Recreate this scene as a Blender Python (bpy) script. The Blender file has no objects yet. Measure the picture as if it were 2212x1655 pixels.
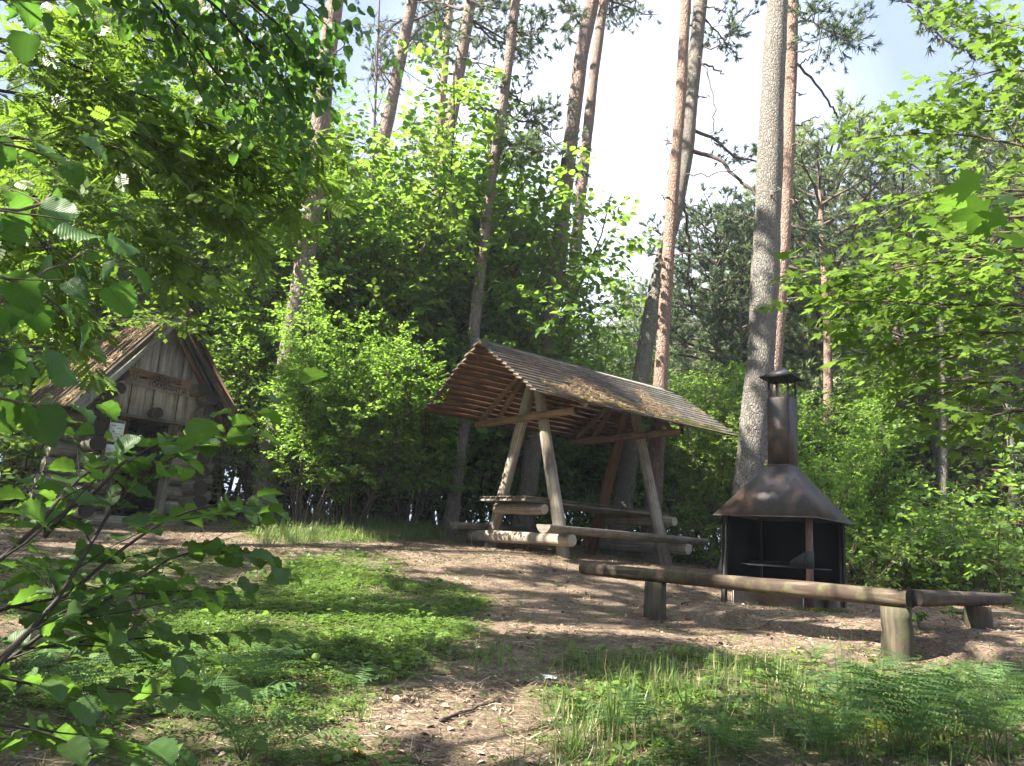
import bpy, math, random
import numpy as np
from mathutils import Vector
rnd = random.Random(7)
R = np.random.default_rng(11)
SC = bpy.context.scene
COL = SC.collection
V = lambda *a: np.array(a, float)

# ------------------------------------------------------------------ camera, world, sun, exposure
FPX, PITCH, ROLL = 1655.7, 0.2080, 0.0655          # focal length in pixels of a 2212 px wide picture
R0 = V(1, 0, 0); U0 = V(0, -math.sin(PITCH), math.cos(PITCH)); FW = V(0, math.cos(PITCH), math.sin(PITCH))
CR = math.cos(ROLL) * R0 + math.sin(ROLL) * U0
CU = -math.sin(ROLL) * R0 + math.cos(ROLL) * U0
cam = bpy.data.objects.new('camera', bpy.data.cameras.new('camera')); COL.objects.link(cam)
from mathutils import Matrix
cam.matrix_world = Matrix(((CR[0], CU[0], -FW[0], 0), (CR[1], CU[1], -FW[1], 0), (CR[2], CU[2], -FW[2], 0), (0, 0, 0, 1)))
cam.data.sensor_width = 36; cam.data.lens = 36 * FPX / 2212
cam.data.clip_start = 0.05; cam.data.clip_end = 2000
SC.camera = cam
SUNV = V(-0.80, -0.30, 0.86); SUNV /= np.linalg.norm(SUNV)   # towards the sun
EL = math.asin(SUNV[2]); AZ = math.atan2(SUNV[0], SUNV[1])
w = bpy.data.worlds.new('World'); SC.world = w; w.use_nodes = True
nt = w.node_tree; bg = nt.nodes['Background']
sky = nt.nodes.new('ShaderNodeTexSky'); sky.sky_type = 'NISHITA'; sky.sun_disc = False
sky.sun_elevation = EL; sky.sun_rotation = AZ; sky.dust_density = 3.0; sky.air_density = 1.0
tc = nt.nodes.new('ShaderNodeTexCoord'); nz = nt.nodes.new('ShaderNodeTexNoise'); nz.inputs['Scale'].default_value = 2.2
nz.inputs['Detail'].default_value = 6
rp = nt.nodes.new('ShaderNodeValToRGB'); rp.color_ramp.elements[0].position = .05; rp.color_ramp.elements[1].position = .32
mx = nt.nodes.new('ShaderNodeMix'); mx.data_type = 'RGBA'; mx.inputs[7].default_value = (1.85, 2.1, 2.55, 1)
nt.links.new(tc.outputs['Generated'], nz.inputs['Vector']); nt.links.new(nz.outputs['Fac'], rp.inputs['Fac'])
nt.links.new(rp.outputs['Color'], mx.inputs[0]); nt.links.new(sky.outputs[0], mx.inputs[6])
# cloud veil: unseen zenith brightened for ambient light, a white glow added ahead
sz = nt.nodes.new('ShaderNodeSeparateXYZ'); nt.links.new(tc.outputs['Generated'], sz.inputs[0])
mr = nt.nodes.new('ShaderNodeMapRange'); mr.inputs['From Min'].default_value = .66; mr.inputs['From Max'].default_value = .82; nt.links.new(sz.outputs[2], mr.inputs['Value'])
dp = nt.nodes.new('ShaderNodeVectorMath'); dp.operation = 'DOT_PRODUCT'; nt.links.new(tc.outputs['Generated'], dp.inputs[0]); dp.inputs[1].default_value = (.10, .90, .43)
m2 = nt.nodes.new('ShaderNodeMapRange'); m2.inputs['From Min'].default_value = .94; m2.inputs['From Max'].default_value = 1.0; nt.links.new(dp.outputs['Value'], m2.inputs['Value'])
ma = nt.nodes.new('ShaderNodeMath'); ma.operation = 'MAXIMUM'; nt.links.new(mr.outputs[0], ma.inputs[0]); nt.links.new(m2.outputs[0], ma.inputs[1])
mc = nt.nodes.new('ShaderNodeMix'); mc.data_type = 'RGBA'; mc.inputs[6].default_value = (.85, 1.08, 1.7, 1); mc.inputs[7].default_value = (2.2, 2.4, 2.85, 1); nt.links.new(ma.outputs[0], mc.inputs[0]); nt.links.new(mc.outputs[2], mx.inputs[7])
nt.links.new(mx.outputs[2], bg.inputs['Color']); bg.inputs['Strength'].default_value = 0.13
sl = bpy.data.lights.new('sun', 'SUN'); sl.energy = 5.0; sl.angle = math.radians(.5); sl.color = (1, .93, .82)
so = bpy.data.objects.new('sun', sl); COL.objects.link(so)
so.rotation_euler = Vector(SUNV).to_track_quat('Z', 'Y').to_euler()
SC.view_settings.view_transform = 'Standard'; SC.view_settings.look = 'None'
SC.view_settings.exposure = 2.52; SC.view_settings.gamma = 1.0; SC.view_settings.use_curve_mapping = False
cy = SC.cycles
cy.max_bounces = 7; cy.diffuse_bounces = 4; cy.transmission_bounces = 5; cy.glossy_bounces = 2; cy.transparent_max_bounces = 4
cy.use_denoising = True; cy.caustics_reflective = False; cy.caustics_refractive = False
cy.volume_bounces = 0; cy.use_adaptive_sampling = True; cy.adaptive_threshold = 0.02

# ------------------------------------------------------------------ helpers
def norm(a): a = np.asarray(a, float); return a / max(1e-9, np.linalg.norm(a))
def nrm(a): return a / np.maximum(1e-9, np.linalg.norm(a, axis=-1, keepdims=True))
def ray(px, py): return FW + CR * (px - 1106) / FPX - CU * (py - 827.5) / FPX
def P(px, py, Y):                     # the point seen at (px, py) that stands Y metres north of the camera
    d = ray(px, py); return d * (Y / d[1])
def hash2(x, y, s):
    return np.modf(np.abs(np.sin(x * 127.1 + y * 311.7 + s * 74.7) * 43758.5453))[0]
def vnoise(x, y, s=0):
    xi = np.floor(x); yi = np.floor(y); fx = x - xi; fy = y - yi
    fx = fx * fx * (3 - 2 * fx); fy = fy * fy * (3 - 2 * fy)
    a = hash2(xi, yi, s); b = hash2(xi + 1, yi, s); c = hash2(xi, yi + 1, s); d = hash2(xi + 1, yi + 1, s)
    return (a * (1 - fx) + b * fx) * (1 - fy) + (c * (1 - fx) + d * fx) * fy
def fbm(x, y, s=0, o=4):
    t = 0; a = .5
    for k in range(o): t = t + a * vnoise(x * 2 ** k, y * 2 ** k, s + k); a *= .5
    return t

# ground height: a thin-plate surface through levelled points
SH_O = V(.3815, 12.5127, -.0923); SH_A = .6694
SD = V(math.cos(SH_A), math.sin(SH_A), 0); SW = V(math.sin(SH_A), -math.cos(SH_A), 0)
GB = V(3.5602, 9.8569, -.51); GA = .7328
PL, PR_, PF = P(1407, 1326, 8.6), P(1945, 1408, 6.5), P(2110, 1355, 7.6)
ctl = [(0, 0, -1.55), (-4, 0, -1.5), (4, 0, -1.5), (0, -6, -1.8), (0, 3.6, -1.05), (-3, 4, -.95), (3.2, 4, -1.03), PL, PR_, PF,
       (GB[0], GB[1], -.53), (GB[0] - 1, GB[1] + .3, -.5), tuple(SH_O + SW * .9), tuple(SH_O - SW * .9), tuple(SH_O + SD * 2.4 + SW * .9 + V(0, 0, -.05)), tuple(SH_O + SD * 2.4 - SW),
       P(970, 1150, 14.6), P(700, 1130, 13.6), P(342, 1148, 11.8), P(100, 1140, 11.0), (-1.5, 8.5, -.5), (6.2, 11.5, -.5), (8, 9, -.5), (-4, 9, -.38),
       (-30, 45, .6), (30, 45, .2), (0, 45, .5), (-50, 120, 1.5), (60, 120, .5), (-40, 0, -1.2), (40, 0, -1.6), (0, -40, -3), (14, 18, -.2), (-14, 18, .3), (2, 20, .15)]
ctl = np.array([list(c) for c in ctl])
def _U(r): return np.where(r > 1e-6, r * r * np.log(np.maximum(r, 1e-6)), 0)
_n = len(ctl); _K = _U(np.hypot(ctl[:, None, 0] - ctl[None, :, 0], ctl[:, None, 1] - ctl[None, :, 1])) + np.eye(_n) * 1.0
_Pm = np.c_[np.ones(_n), ctl[:, :2]]
_sol = np.linalg.solve(np.block([[_K, _Pm], [_Pm.T, np.zeros((3, 3))]]), np.r_[ctl[:, 2], 0, 0, 0])
BL = norm((PR_ - PL) * V(1, 1, 0)); BN = V(-BL[1], BL[0], 0)
if BN[1] < 0: BN = -BN
def gz(x, y):
    x = np.atleast_1d(np.asarray(x, float)); y = np.atleast_1d(np.asarray(y, float))
    sh = np.broadcast(x, y).shape; x = np.broadcast_to(x, sh).ravel(); y = np.broadcast_to(y, sh).ravel()
    z = np.empty(len(x))
    for i in range(0, len(x), 20000):
        a, b = x[i:i + 20000], y[i:i + 20000]
        z[i:i + 20000] = _U(np.hypot(a[:, None] - ctl[None, :, 0], b[:, None] - ctl[None, :, 1])) @ _sol[:_n] + _sol[_n] + _sol[_n + 1] * a + _sol[_n + 2] * b
    # worn edge behind the long bench
    t = (x - PL[0]) * BL[0] + (y - PL[1]) * BL[1]; s = (x - PL[0]) * BN[0] + (y - PL[1]) * BN[1]
    w_ = np.clip((t + .3) / .8, 0, 1) * np.clip((4.2 - t) / .8, 0, 1) * np.exp(-np.maximum(0, np.abs(s - .3) - .6) ** 2 / .5)
    z = z + w_ * .055 * np.tanh((s - .38 + .25 * (vnoise(x * 2.3, y * 2.3, 5) - .5)) / .06)
    z = z + .05 * (fbm(x * 1.3, y * 1.3, 3) - .45) + .016 * (fbm(x * 7, y * 7, 8) - .45)
    return z.reshape(sh)
def g1(x, y): return float(gz(x, y).ravel()[0])
def gp(px, py):                       # where the sight line meets the ground
    d = ray(px, py); d = d / d[1]; ys = np.linspace(1.5, 40, 700)
    z = gz(d[0] * ys, ys); k = np.argmax(d[2] * ys < z) if (d[2] * ys < z).any() else 699
    return V(d[0] * ys[k], ys[k], z[k])

class Buf:
    """collects geometry for ONE mesh; the point attribute gr = (along, across, tint)"""
    def __init__(s): s.v = []; s.f = []; s.g = []; s.n = 0; s.m = []
    def add(s, v, faces, g=None, mi=0):
        v = np.asarray(v, float); s.v.append(v)
        if g is None: g = np.zeros((len(v), 3))
        s.g.append(np.asarray(g, float))
        if isinstance(faces, np.ndarray): faces = [faces]
        for fa in faces:
            fa = np.asarray(fa)
            if fa.ndim == 1: fa = fa[None]
            s.f.append(fa + s.n); s.m.append(np.full(len(fa), mi))
        s.n += len(v)
    def tube(s, pts, rad, k=8, tint=.5, cap=True, uo=0, rn=0, mi=0):
        pts = np.asarray(pts, float); n = len(pts); rad = np.broadcast_to(np.asarray(rad, float), (n,))
        t = np.gradient(pts, axis=0); t = nrm(t)
        ref = V(0, 0, 1) if abs(t[0][2]) < .9 else V(1, 0, 0)
        a = nrm(np.cross(t, ref)); b = np.cross(t, a)
        th = np.arange(k) / k * 2 * math.pi
        rr = rad[:, None] * np.ones((1, k))
        if rn: rr = rr * (1 + rn * (R.random((n, k)) - .5))
        v = pts[:, None] + rr[..., None] * (np.cos(th)[None, :, None] * a[:, None] + np.sin(th)[None, :, None] * b[:, None])
        L = np.r_[0, np.cumsum(np.linalg.norm(np.diff(pts, axis=0), axis=1))] + uo
        g = np.zeros((n, k, 3)); g[..., 0] = L[:, None]; g[..., 1] = np.abs(th / math.pi - 1)[None] * 3.1 * rad.max(); g[..., 2] = tint
        i = np.arange(n - 1)[:, None] * k; j = np.arange(k)[None]; j2 = (j + 1) % k
        q = np.stack([i + j, i + j2, i + k + j2, i + k + j], -1).reshape(-1, 4)
        fs = [q]
        v = v.reshape(-1, 3); g = g.reshape(-1, 3)
        if cap:
            c = np.array([pts[0], pts[-1]]); gc = np.array([[L[0], 0, tint], [L[-1], 0, tint]])
            o = n * k; jj = np.arange(k); fs.append(np.stack([np.full(k, o), (jj + 1) % k, jj], -1))
            fs.append(np.stack([np.full(k, o + 1), o - k + jj, o - k + (jj + 1) % k], -1))
            v = np.r_[v, c]; g = np.r_[g, gc]
        s.add(v, fs, g, mi)
    def box(s, c, ax, h, tint=.5, bev=0.0, mi=0):
        """box at c, half sizes h along the three rows of ax; axis 0 is the grain"""
        ax = np.array([norm(a) for a in ax]); h = np.array(h, float); c = np.asarray(c, float)
        o = rnd.random() * 7
        b = min(bev, h.min() * .8)
        if b <= 0:
            sg = np.array([[x, y, z] for x in (-1, 1) for y in (-1, 1) for z in (-1, 1)], float)
            q = np.array([[0, 1, 3, 2], [4, 6, 7, 5], [0, 4, 5, 1], [2, 3, 7, 6], [0, 2, 6, 4], [1, 5, 7, 3]])
            loc = sg * h; fs = [q]
        else:
            loc = []; idx = {}
            for x in (-1, 1):
                for y in (-1, 1):
                    for z in (-1, 1):
                        for k in range(3):
                            p = V(x, y, z) * h; q_ = V(x, y, z) * (h - b); q_[k] = p[k]
                            idx[(x, y, z, k)] = len(loc); loc.append(q_)
            loc = np.array(loc); qs = []; ts = []
            for k in range(3):
                u, w_ = (k + 1) % 3, (k + 2) % 3
                for sgn in (-1, 1):
                    ring = []
                    for (a, b2) in ((-1, -1), (1, -1), (1, 1), (-1, 1)):
                        c3 = [0, 0, 0]; c3[k] = sgn; c3[u] = a; c3[w_] = b2; ring.append(idx[tuple(c3) + (k,)])
                    qs.append(ring if sgn > 0 else ring[::-1])
                for a in (-1, 1):
                    for b2 in (-1, 1):
                        c0 = [0, 0, 0]; c0[k] = -1; c0[u] = a; c0[w_] = b2; c1 = list(c0); c1[k] = 1
                        r_ = [idx[tuple(c0) + (u,)], idx[tuple(c1) + (u,)], idx[tuple(c1) + (w_,)], idx[tuple(c0) + (w_,)]]
                        qs.append(r_ if a * b2 > 0 else r_[::-1])
            for x in (-1, 1):
                for y in (-1, 1):
                    for z in (-1, 1):
                        r_ = [idx[(x, y, z, k)] for k in range(3)]
                        ts.append(r_ if x * y * z > 0 else r_[::-1])
            fs = [np.array(qs), np.array(ts)]
        g = np.c_[loc[:, 0] + o, loc[:, 1] + loc[:, 2] + o, np.full(len(loc), tint)]
        s.add(c + loc @ ax, fs, g, mi)
    def prism(s, poly, d, tint=.5, g=None, mi=0):
        """closed solid: polygon (n,3) pushed along d"""
        poly = np.asarray(poly, float); n = len(poly); v = np.r_[poly, poly + d]
        i = np.arange(n); q = np.stack([i, (i + 1) % n, (i + 1) % n + n, i + n], -1)
        s.add(v, [q, np.arange(n)[::-1][None], (np.arange(n) + n)[None]], np.c_[v[:, 0], v[:, 2], np.full(2 * n, tint)] if g is None else g, mi)
    def scatter(s, tv, tf, pos, axis, nor, size, tint, mi=0):
        """copies of a template (x across, y along, z normal) at pos"""
        pos = np.asarray(pos, float); N = len(pos)
        if N == 0: return
        y = nrm(np.asarray(axis, float)); x = nrm(np.cross(y, nor)); z = np.cross(x, y)
        size = np.broadcast_to(np.asarray(size, float), (N,))
        M = np.stack([x, y, z], 1)                                   # N,3,3
        v = np.einsum('tk,nkj->ntj', tv, M) * size[:, None, None] + pos[:, None]
        T = len(tv); g = np.zeros((N, T, 3)); g[..., 0] = tv[None, :, 1]; g[..., 1] = tv[None, :, 0]; g[..., 2] = np.broadcast_to(np.asarray(tint, float), (N,))[:, None]
        fs = [(np.asarray(f)[None] + (np.arange(N) * T)[:, None, None]).reshape(-1, np.asarray(f).shape[1]) for f in tf]
        s.add(v.reshape(-1, 3), fs, g.reshape(-1, 3), mi)
    def build(s, name, mats, parent=None, origin=None, smooth=False):
        me = bpy.data.meshes.new(name)
        v = np.concatenate(s.v); g = np.concatenate(s.g)
        if origin is not None: v = v - np.asarray(origin)
        tot = np.concatenate([np.full(len(f), f.shape[1]) for f in s.f]); loops = np.concatenate([f.ravel() for f in s.f])
        me.vertices.add(len(v)); me.vertices.foreach_set('co', v.astype(np.float32).ravel())
        me.loops.add(len(loops)); me.loops.foreach_set('vertex_index', loops.astype(np.int32))
        me.polygons.add(len(tot)); me.polygons.foreach_set('loop_start', np.r_[0, np.cumsum(tot)[:-1]].astype(np.int32))
        me.polygons.foreach_set('material_index', np.concatenate(s.m).astype(np.int32))
        me.update(calc_edges=True)
        at = me.attributes.new('gr', 'FLOAT_VECTOR', 'POINT'); at.data.foreach_set('vector', g.astype(np.float32).ravel())
        if smooth: me.polygons.foreach_set('use_smooth', np.ones(len(tot), bool))
        for m in (mats if isinstance(mats, (list, tuple)) else [mats]): me.materials.append(m)
        o = bpy.data.objects.new(name, me); COL.objects.link(o)
        if parent is not None: o.parent = parent
        return o
def tag(o, label, cat=None, group=None, kind=None):
    if label: o['label'] = label
    if cat: o['category'] = cat
    if group: o['group'] = group
    if kind: o['kind'] = kind
    return o
def thing(name, loc, label, cat, group=None):
    e = bpy.data.objects.new(name, None); COL.objects.link(e); e.location = Vector([float(a) for a in loc]); e.empty_display_size = .1
    return tag(e, label, cat, group)
def where(px, Y):
    for lim, wd in ((0, 'just outside the left edge'), (110, 'at the left edge'), (230, 'above the left slope of the hut'), (350, 'above the hut gable'), (540, 'right of the hut'), (680, 'behind the scaly brown pine'), (830, 'left of the tallest hazel'), (1000, 'behind the tallest hazel'), (1150, 'behind the slender pine'), (1240, 'above the shelter ridge'),
                    (1350, 'above the middle of the shelter roof'), (1440, 'behind the orange barked pine'), (1530, 'right of the curving grey pine'), (1640, 'between the shelter and the grill'), (1740, 'behind the grill chimney'), (1830, 'right of the grill chimney'), (1930, 'above the short bench'), (2030, 'past the end of the short bench'), (2130, 'left of the mossy grey trunk at the right'), (2220, 'at the right edge'), (9999, 'just outside the right edge')):
        if px < lim: break
    for lm, d in ((16, 'nearest'), (19, 'near'), (23, 'nearer'), (28, 'middle-distance'), (35, 'distant'), (45, 'far'), (999, 'farthest')):
        if Y < lm: break
    return d, wd
def copy_tree(o, loc, rz=0, sc=1.0, label=None, group=None):
    c = o.copy(); COL.objects.link(c); c.location = Vector([float(a) for a in loc]); c.rotation_euler = (0, 0, rz); c.scale = (sc, sc, sc)
    if label: c['label'] = label
    if group: c['group'] = group
    for ch in list(o.children):
        d = ch.copy(); COL.objects.link(d); d.parent = c
        for k in list(ch.children):
            e = k.copy(); COL.objects.link(e); e.parent = d
    return c
def put(o, loc, rz=0, sc=1.0):
    o.location = Vector([float(a) for a in loc]); o.rotation_euler = (0, 0, rz); o.scale = (sc, sc, sc); return o

# ------------------------------------------------------------------ materials
class Mat:
    def __init__(s, name):
        s.m = bpy.data.materials.new(name); s.m.use_nodes = True; s.t = s.m.node_tree
        s.b = s.t.nodes['Principled BSDF']; s.out = s.t.nodes['Material Output']
    def n(s, t, **k):
        x = s.t.nodes.new(t)
        for a, b in k.items():
            if hasattr(x, a): setattr(x, a, b)
            else: x.inputs[a.replace('_', ' ')].default_value = b
        return x
    def l(s, a, b): s.t.links.new(a, b)
    def noise(s, vec, scale, detail=5, rough=.6, dist=0):
        x = s.n('ShaderNodeTexNoise'); x.inputs['Scale'].default_value = scale; x.inputs['Detail'].default_value = detail
        x.inputs['Roughness'].default_value = rough; x.inputs['Distortion'].default_value = dist
        if vec is not None: s.l(vec, x.inputs['Vector'])
        return x.outputs['Fac']
    def mapping(s, vec, sc, loc=(0, 0, 0)):
        x = s.n('ShaderNodeMapping'); x.inputs['Scale'].default_value = sc; x.inputs['Location'].default_value = loc; s.l(vec, x.inputs['Vector']); return x.outputs[0]
    def ramp(s, fac, stops):
        x = s.n('ShaderNodeValToRGB'); e = x.color_ramp.elements
        while len(e) < len(stops): e.new(.5)
        for k, (p, c) in enumerate(stops):
            e[k].position = p; e[k].color = tuple(c) + (1,) if len(c) == 3 else c
        s.l(fac, x.inputs['Fac']); return x.outputs['Color']
    def mix(s, f, a, b, mode='MIX'):
        x = s.n('ShaderNodeMix'); x.data_type = 'RGBA'; x.blend_type = mode
        for val, sock in ((f, x.inputs[0]), (a, x.inputs[6]), (b, x.inputs[7])):
            if isinstance(val, (int, float)): sock.default_value = val
            elif isinstance(val, tuple): sock.default_value = tuple(val) + (1,) if len(val) == 3 else val
            else: s.l(val, sock)
        return x.outputs[2]
    def math(s, op, a, b=None, c=None):
        x = s.n('ShaderNodeMath'); x.operation = op
        for k, val in enumerate((a, b, c)):
            if val is None: continue
            if isinstance(val, (int, float)): x.inputs[k].default_value = val
            else: s.l(val, x.inputs[k])
        return x.outputs[0]
    def gr(s):
        a = s.n('ShaderNodeAttribute'); a.attribute_name = 'gr'; q = s.n('ShaderNodeSeparateXYZ'); s.l(a.outputs['Vector'], q.inputs[0])
        return a.outputs['Vector'], q.outputs
    def bump(s, h, strength=.4, dist=.01, prev=None):
        x = s.n('ShaderNodeBump'); x.inputs['Strength'].default_value = strength; x.inputs['Distance'].default_value = dist; s.l(h, x.inputs['Height'])
        if prev is not None: s.l(prev, x.inputs['Normal'])
        s.l(x.outputs[0], s.b.inputs['Normal']); return x.outputs[0]
    def col(s, c, rough=.8, spec=.3):
        if isinstance(c, tuple): s.b.inputs['Base Color'].default_value = c + (1,)
        else: s.l(c, s.b.inputs['Base Color'])
        s.b.inputs['Roughness'].default_value = rough; s.b.inputs['Specular IOR Level'].default_value = spec; return s.m

def leaf_mat(name, dark, light, trans, tfac=.42, veins=0, rough=.45):
    m = Mat(name); vec, g = m.gr()
    oi = m.n('ShaderNodeObjectInfo'); t = m.math('ADD', g[2], m.math('MULTIPLY', m.math('SUBTRACT', oi.outputs['Random'], .5), .25))
    c = m.mix(t, dark, light)
    c2 = m.mix(t, tuple(a * .75 for a in trans), tuple(min(1, a * 1.25) for a in trans))
    if veins:
        a = m.math('ABSOLUTE', g[1]); w1 = m.math('SUBTRACT', g[0], m.math('MULTIPLY', a, .9))
        sn = m.math('SINE', m.math('MULTIPLY', w1, 6.283 * veins)); sn = m.math('POWER', m.math('ABSOLUTE', sn), 6)
        mid = m.math('LESS_THAN', a, .015); v = m.math('MAXIMUM', m.math('MULTIPLY', sn, .5), mid)
        c = m.mix(m.math('MULTIPLY', v, .55), c, (light[0] * 1.5, light[1] * 1.3, light[2] * 1.4)); c2 = m.mix(m.math('MULTIPLY', v, .9), c2, (trans[0] * .5, trans[1] * .55, trans[2] * .5))
        m.bump(m.math('MULTIPLY', sn, -1), .3, .003)
        tx = m.n('ShaderNodeTexCoord'); nn = m.noise(tx.outputs['Object'], 90, 3); c = m.mix(m.math('MULTIPLY', nn, .3), c, tuple(x * .55 for x in dark))
    m.col(c, rough, .35)
    tr = m.n('ShaderNodeBsdfTranslucent'); m.l(c2, tr.inputs['Color'])
    ms = m.n('ShaderNodeMixShader'); ms.inputs[0].default_value = tfac
    m.l(m.b.outputs[0], ms.inputs[1]); m.l(tr.outputs[0], ms.inputs[2]); m.l(ms.outputs[0], m.out.inputs['Surface']); return m.m
def wood_mat(name, a, b, c=None, grain=60, dirt=(.03, .025, .02), moss=None, bumpd=.004, rough=.85, crack=.5):
    m = Mat(name); vec, g = m.gr()
    st = m.mapping(vec, (1.2, grain, 1)); tv = m.n('ShaderNodeCombineXYZ'); m.l(g[2], tv.inputs[2]); 
    ad = m.n('ShaderNodeVectorMath'); ad.operation = 'MULTIPLY_ADD'; m.l(tv.outputs[0], ad.inputs[0]); ad.inputs[1].default_value = (0, 0, 37); m.l(st, ad.inputs[2])
    n1 = m.noise(ad.outputs[0], 1.0, 8, .65, .4)
    cc = m.ramp(n1, [(.3, a), (.55, b), (.75, c or b)])
    cc = m.mix(m.math('MULTIPLY', g[2], .5), cc, m.mix(.5, cc, (b[0] * .5, b[1] * .5, b[2] * .5)))
    st2 = m.mapping(ad.outputs[0], (.5, .12, 1)); n2 = m.noise(st2, 3.0, 5, .6)
    cc = m.mix(m.math('MULTIPLY', m.math('GREATER_THAN', n1, .78), crack), cc, dirt)
    tx = m.n('ShaderNodeTexCoord'); n3 = m.noise(tx.outputs['Object'], 3.5, 6, .7)
    cc = m.mix(m.ramp(n3, [(.45, (0, 0, 0)), (.7, (.55, .55, .55))]), cc, dirt)
    if moss:
        n4 = m.noise(tx.outputs['Object'], 6, 6, .75); cc = m.mix(m.ramp(n4, [(.5, (0, 0, 0)), (.62, (.8, .8, .8))]), cc, moss)
    m.bump(n1, .6, bumpd); return m.col(cc, rough, .25)
def bark_mat(name, low, low2, up, h0=3.0, h1=9.0, flake=14):
    m = Mat(name); tx = m.n('ShaderNodeTexCoord'); ob = tx.outputs['Object']
    sp = m.n('ShaderNodeSeparateXYZ'); m.l(ob, sp.inputs[0])
    wv = m.n('ShaderNodeTexNoise'); wv.inputs['Scale'].default_value = 6; m.l(ob, wv.inputs['Vector'])
    ad = m.n('ShaderNodeVectorMath'); ad.operation = 'MULTIPLY_ADD'; m.l(wv.outputs['Color'], ad.inputs[0]); ad.inputs[1].default_value = (.06, .06, .10); m.l(ob, ad.inputs[2])
    mp = m.mapping(ad.outputs[0], (1.1, 1.1, .42)); vo = m.n('ShaderNodeTexVoronoi'); vo.feature = 'DISTANCE_TO_EDGE'; vo.inputs['Scale'].default_value = flake; m.l(mp, vo.inputs['Vector'])
    vc = m.n('ShaderNodeTexVoronoi'); vc.inputs['Scale'].default_value = flake; m.l(mp, vc.inputs['Vector'])
    n1 = m.noise(ob, 26, 6, .7); nl = m.noise(ob, 1.4, 4, .6)
    tn = m.math('MULTIPLY_ADD', vc.outputs['Color'], .7, m.math('MULTIPLY', n1, .3))
    lowc = m.mix(tn, low, low2); upc = m.mix(tn, tuple(x * .7 for x in up), tuple(min(1, x * 1.35) for x in up))
    hf = m.n('ShaderNodeMapRange'); hf.inputs['From Min'].default_value = h0; hf.inputs['From Max'].default_value = h1; m.l(m.math('MULTIPLY_ADD', nl, 3.0, sp.outputs[2]), hf.inputs['Value'])
    c = m.mix(hf.outputs[0], lowc, upc)
    cr = m.ramp(vo.outputs['Distance'], [(0, (1, 1, 1)), (.13, (0, 0, 0))])
    c = m.mix(m.math('MULTIPLY', m.math('MULTIPLY', cr, m.ramp(n1, [(.35, (0, 0, 0)), (.6, (1, 1, 1))])), .5), c, (low[0] * .35, low[1] * .33, low[2] * .33))
    n5 = m.noise(ob, 4, 5, .7); c = m.mix(m.ramp(n5, [(.55, (0, 0, 0)), (.7, (.35, .35, .35))]), c, (.16, .18, .13))
    hh = m.math('MULTIPLY_ADD', m.ramp(vo.outputs['Distance'], [(0, (0, 0, 0)), (.22, (1, 1, 1))]), 1.0, m.math('MULTIPLY', n1, .5))
    m.bump(hh, .9, .02); return m.col(c, .92, .15)

M = {}
M['hazel'] = leaf_mat('hazel_leaf', (.038, .088, .015), (.105, .180, .036), (.27, .45, .055), .49)
M['hazel_near'] = leaf_mat('hazel_leaf_near', (.036, .088, .020), (.075, .140, .034), (.17, .34, .04), .42, veins=7)
M['lime_near'] = leaf_mat('lime_leaf_near', (.034, .085, .022), (.060, .135, .032), (.15, .34, .04), .34, veins=6)
M['maple'] = leaf_mat('maple_leaf', (.026, .066, .012), (.088, .150, .030), (.18, .30, .04), .42)
M['maple_dark'] = leaf_mat('maple_leaf_dark', (.032, .090, .014), (.085, .170, .028), (.20, .40, .04), .44)
M['rowan'] = leaf_mat('rowan_leaf', (.036, .080, .014), (.098, .158, .026), (.20, .33, .035), .44)
M['yellow'] = leaf_mat('yellowing_leaf', (.12, .16, .02), (.32, .32, .04), (.5, .5, .05), .45)
M['fern'] = leaf_mat('fern_leaf', (.040, .095, .028), (.095, .165, .055), (.16, .30, .06), .36, rough=.7)
M['fern_pale'] = leaf_mat('fern_leaf_pale', (.11, .17, .06), (.22, .27, .10), (.3, .4, .1), .35)
M['grass'] = leaf_mat('grass_blade', (.055, .105, .028), (.145, .205, .065), (.22, .34, .06), .36)
M['clover'] = leaf_mat('clover_leaf', (.055, .115, .020), (.13, .20, .045), (.22, .36, .05), .36)
M['needle'] = leaf_mat('pine_needles', (.055, .095, .050), (.15, .20, .11), (.16, .23, .09), .32)
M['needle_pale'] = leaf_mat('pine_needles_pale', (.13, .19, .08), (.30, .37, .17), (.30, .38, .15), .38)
M['spruce'] = leaf_mat('spruce_needles', (.025, .055, .018), (.10, .14, .035), (.12, .18, .04), .25)
M['bark'] = bark_mat('pine_bark', (.12, .10, .09), (.24, .205, .185), (.265, .20, .17), 3.5, 11.5, 22)
M['bark_red'] = bark_mat('pine_bark_red', (.14, .10, .085), (.25, .185, .155), (.285, .195, .155), 1.5, 7.5, 24)
M['bark_grey'] = bark_mat('old_bark_grey', (.13, .12, .105), (.25, .235, .21), (.27, .235, .20), 6, 20, 32)
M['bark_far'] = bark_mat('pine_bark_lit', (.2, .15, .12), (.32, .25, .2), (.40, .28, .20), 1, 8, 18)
def flat(name, c, r=.8, spec=.3, nsc=8, amt=.4):
    m = Mat(name); tx = m.n('ShaderNodeTexCoord'); nn = m.noise(tx.outputs['Object'], nsc, 6, .65)
    cc = m.mix(nn, tuple(x * (1 - amt) for x in c), tuple(min(1, x * (1 + amt)) for x in c)); m.bump(nn, .3, .004); return m.col(cc, r, spec)
M['twig'] = flat('twig_bark', (.085, .062, .045), .8, .2, 30)
M['twig_dark'] = flat('dark_twig_bark', (.045, .036, .03), .8, .2, 30)
M['deadwood'] = flat('dead_branch_bark', (.10, .075, .07), .85, .2, 14)

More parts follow.
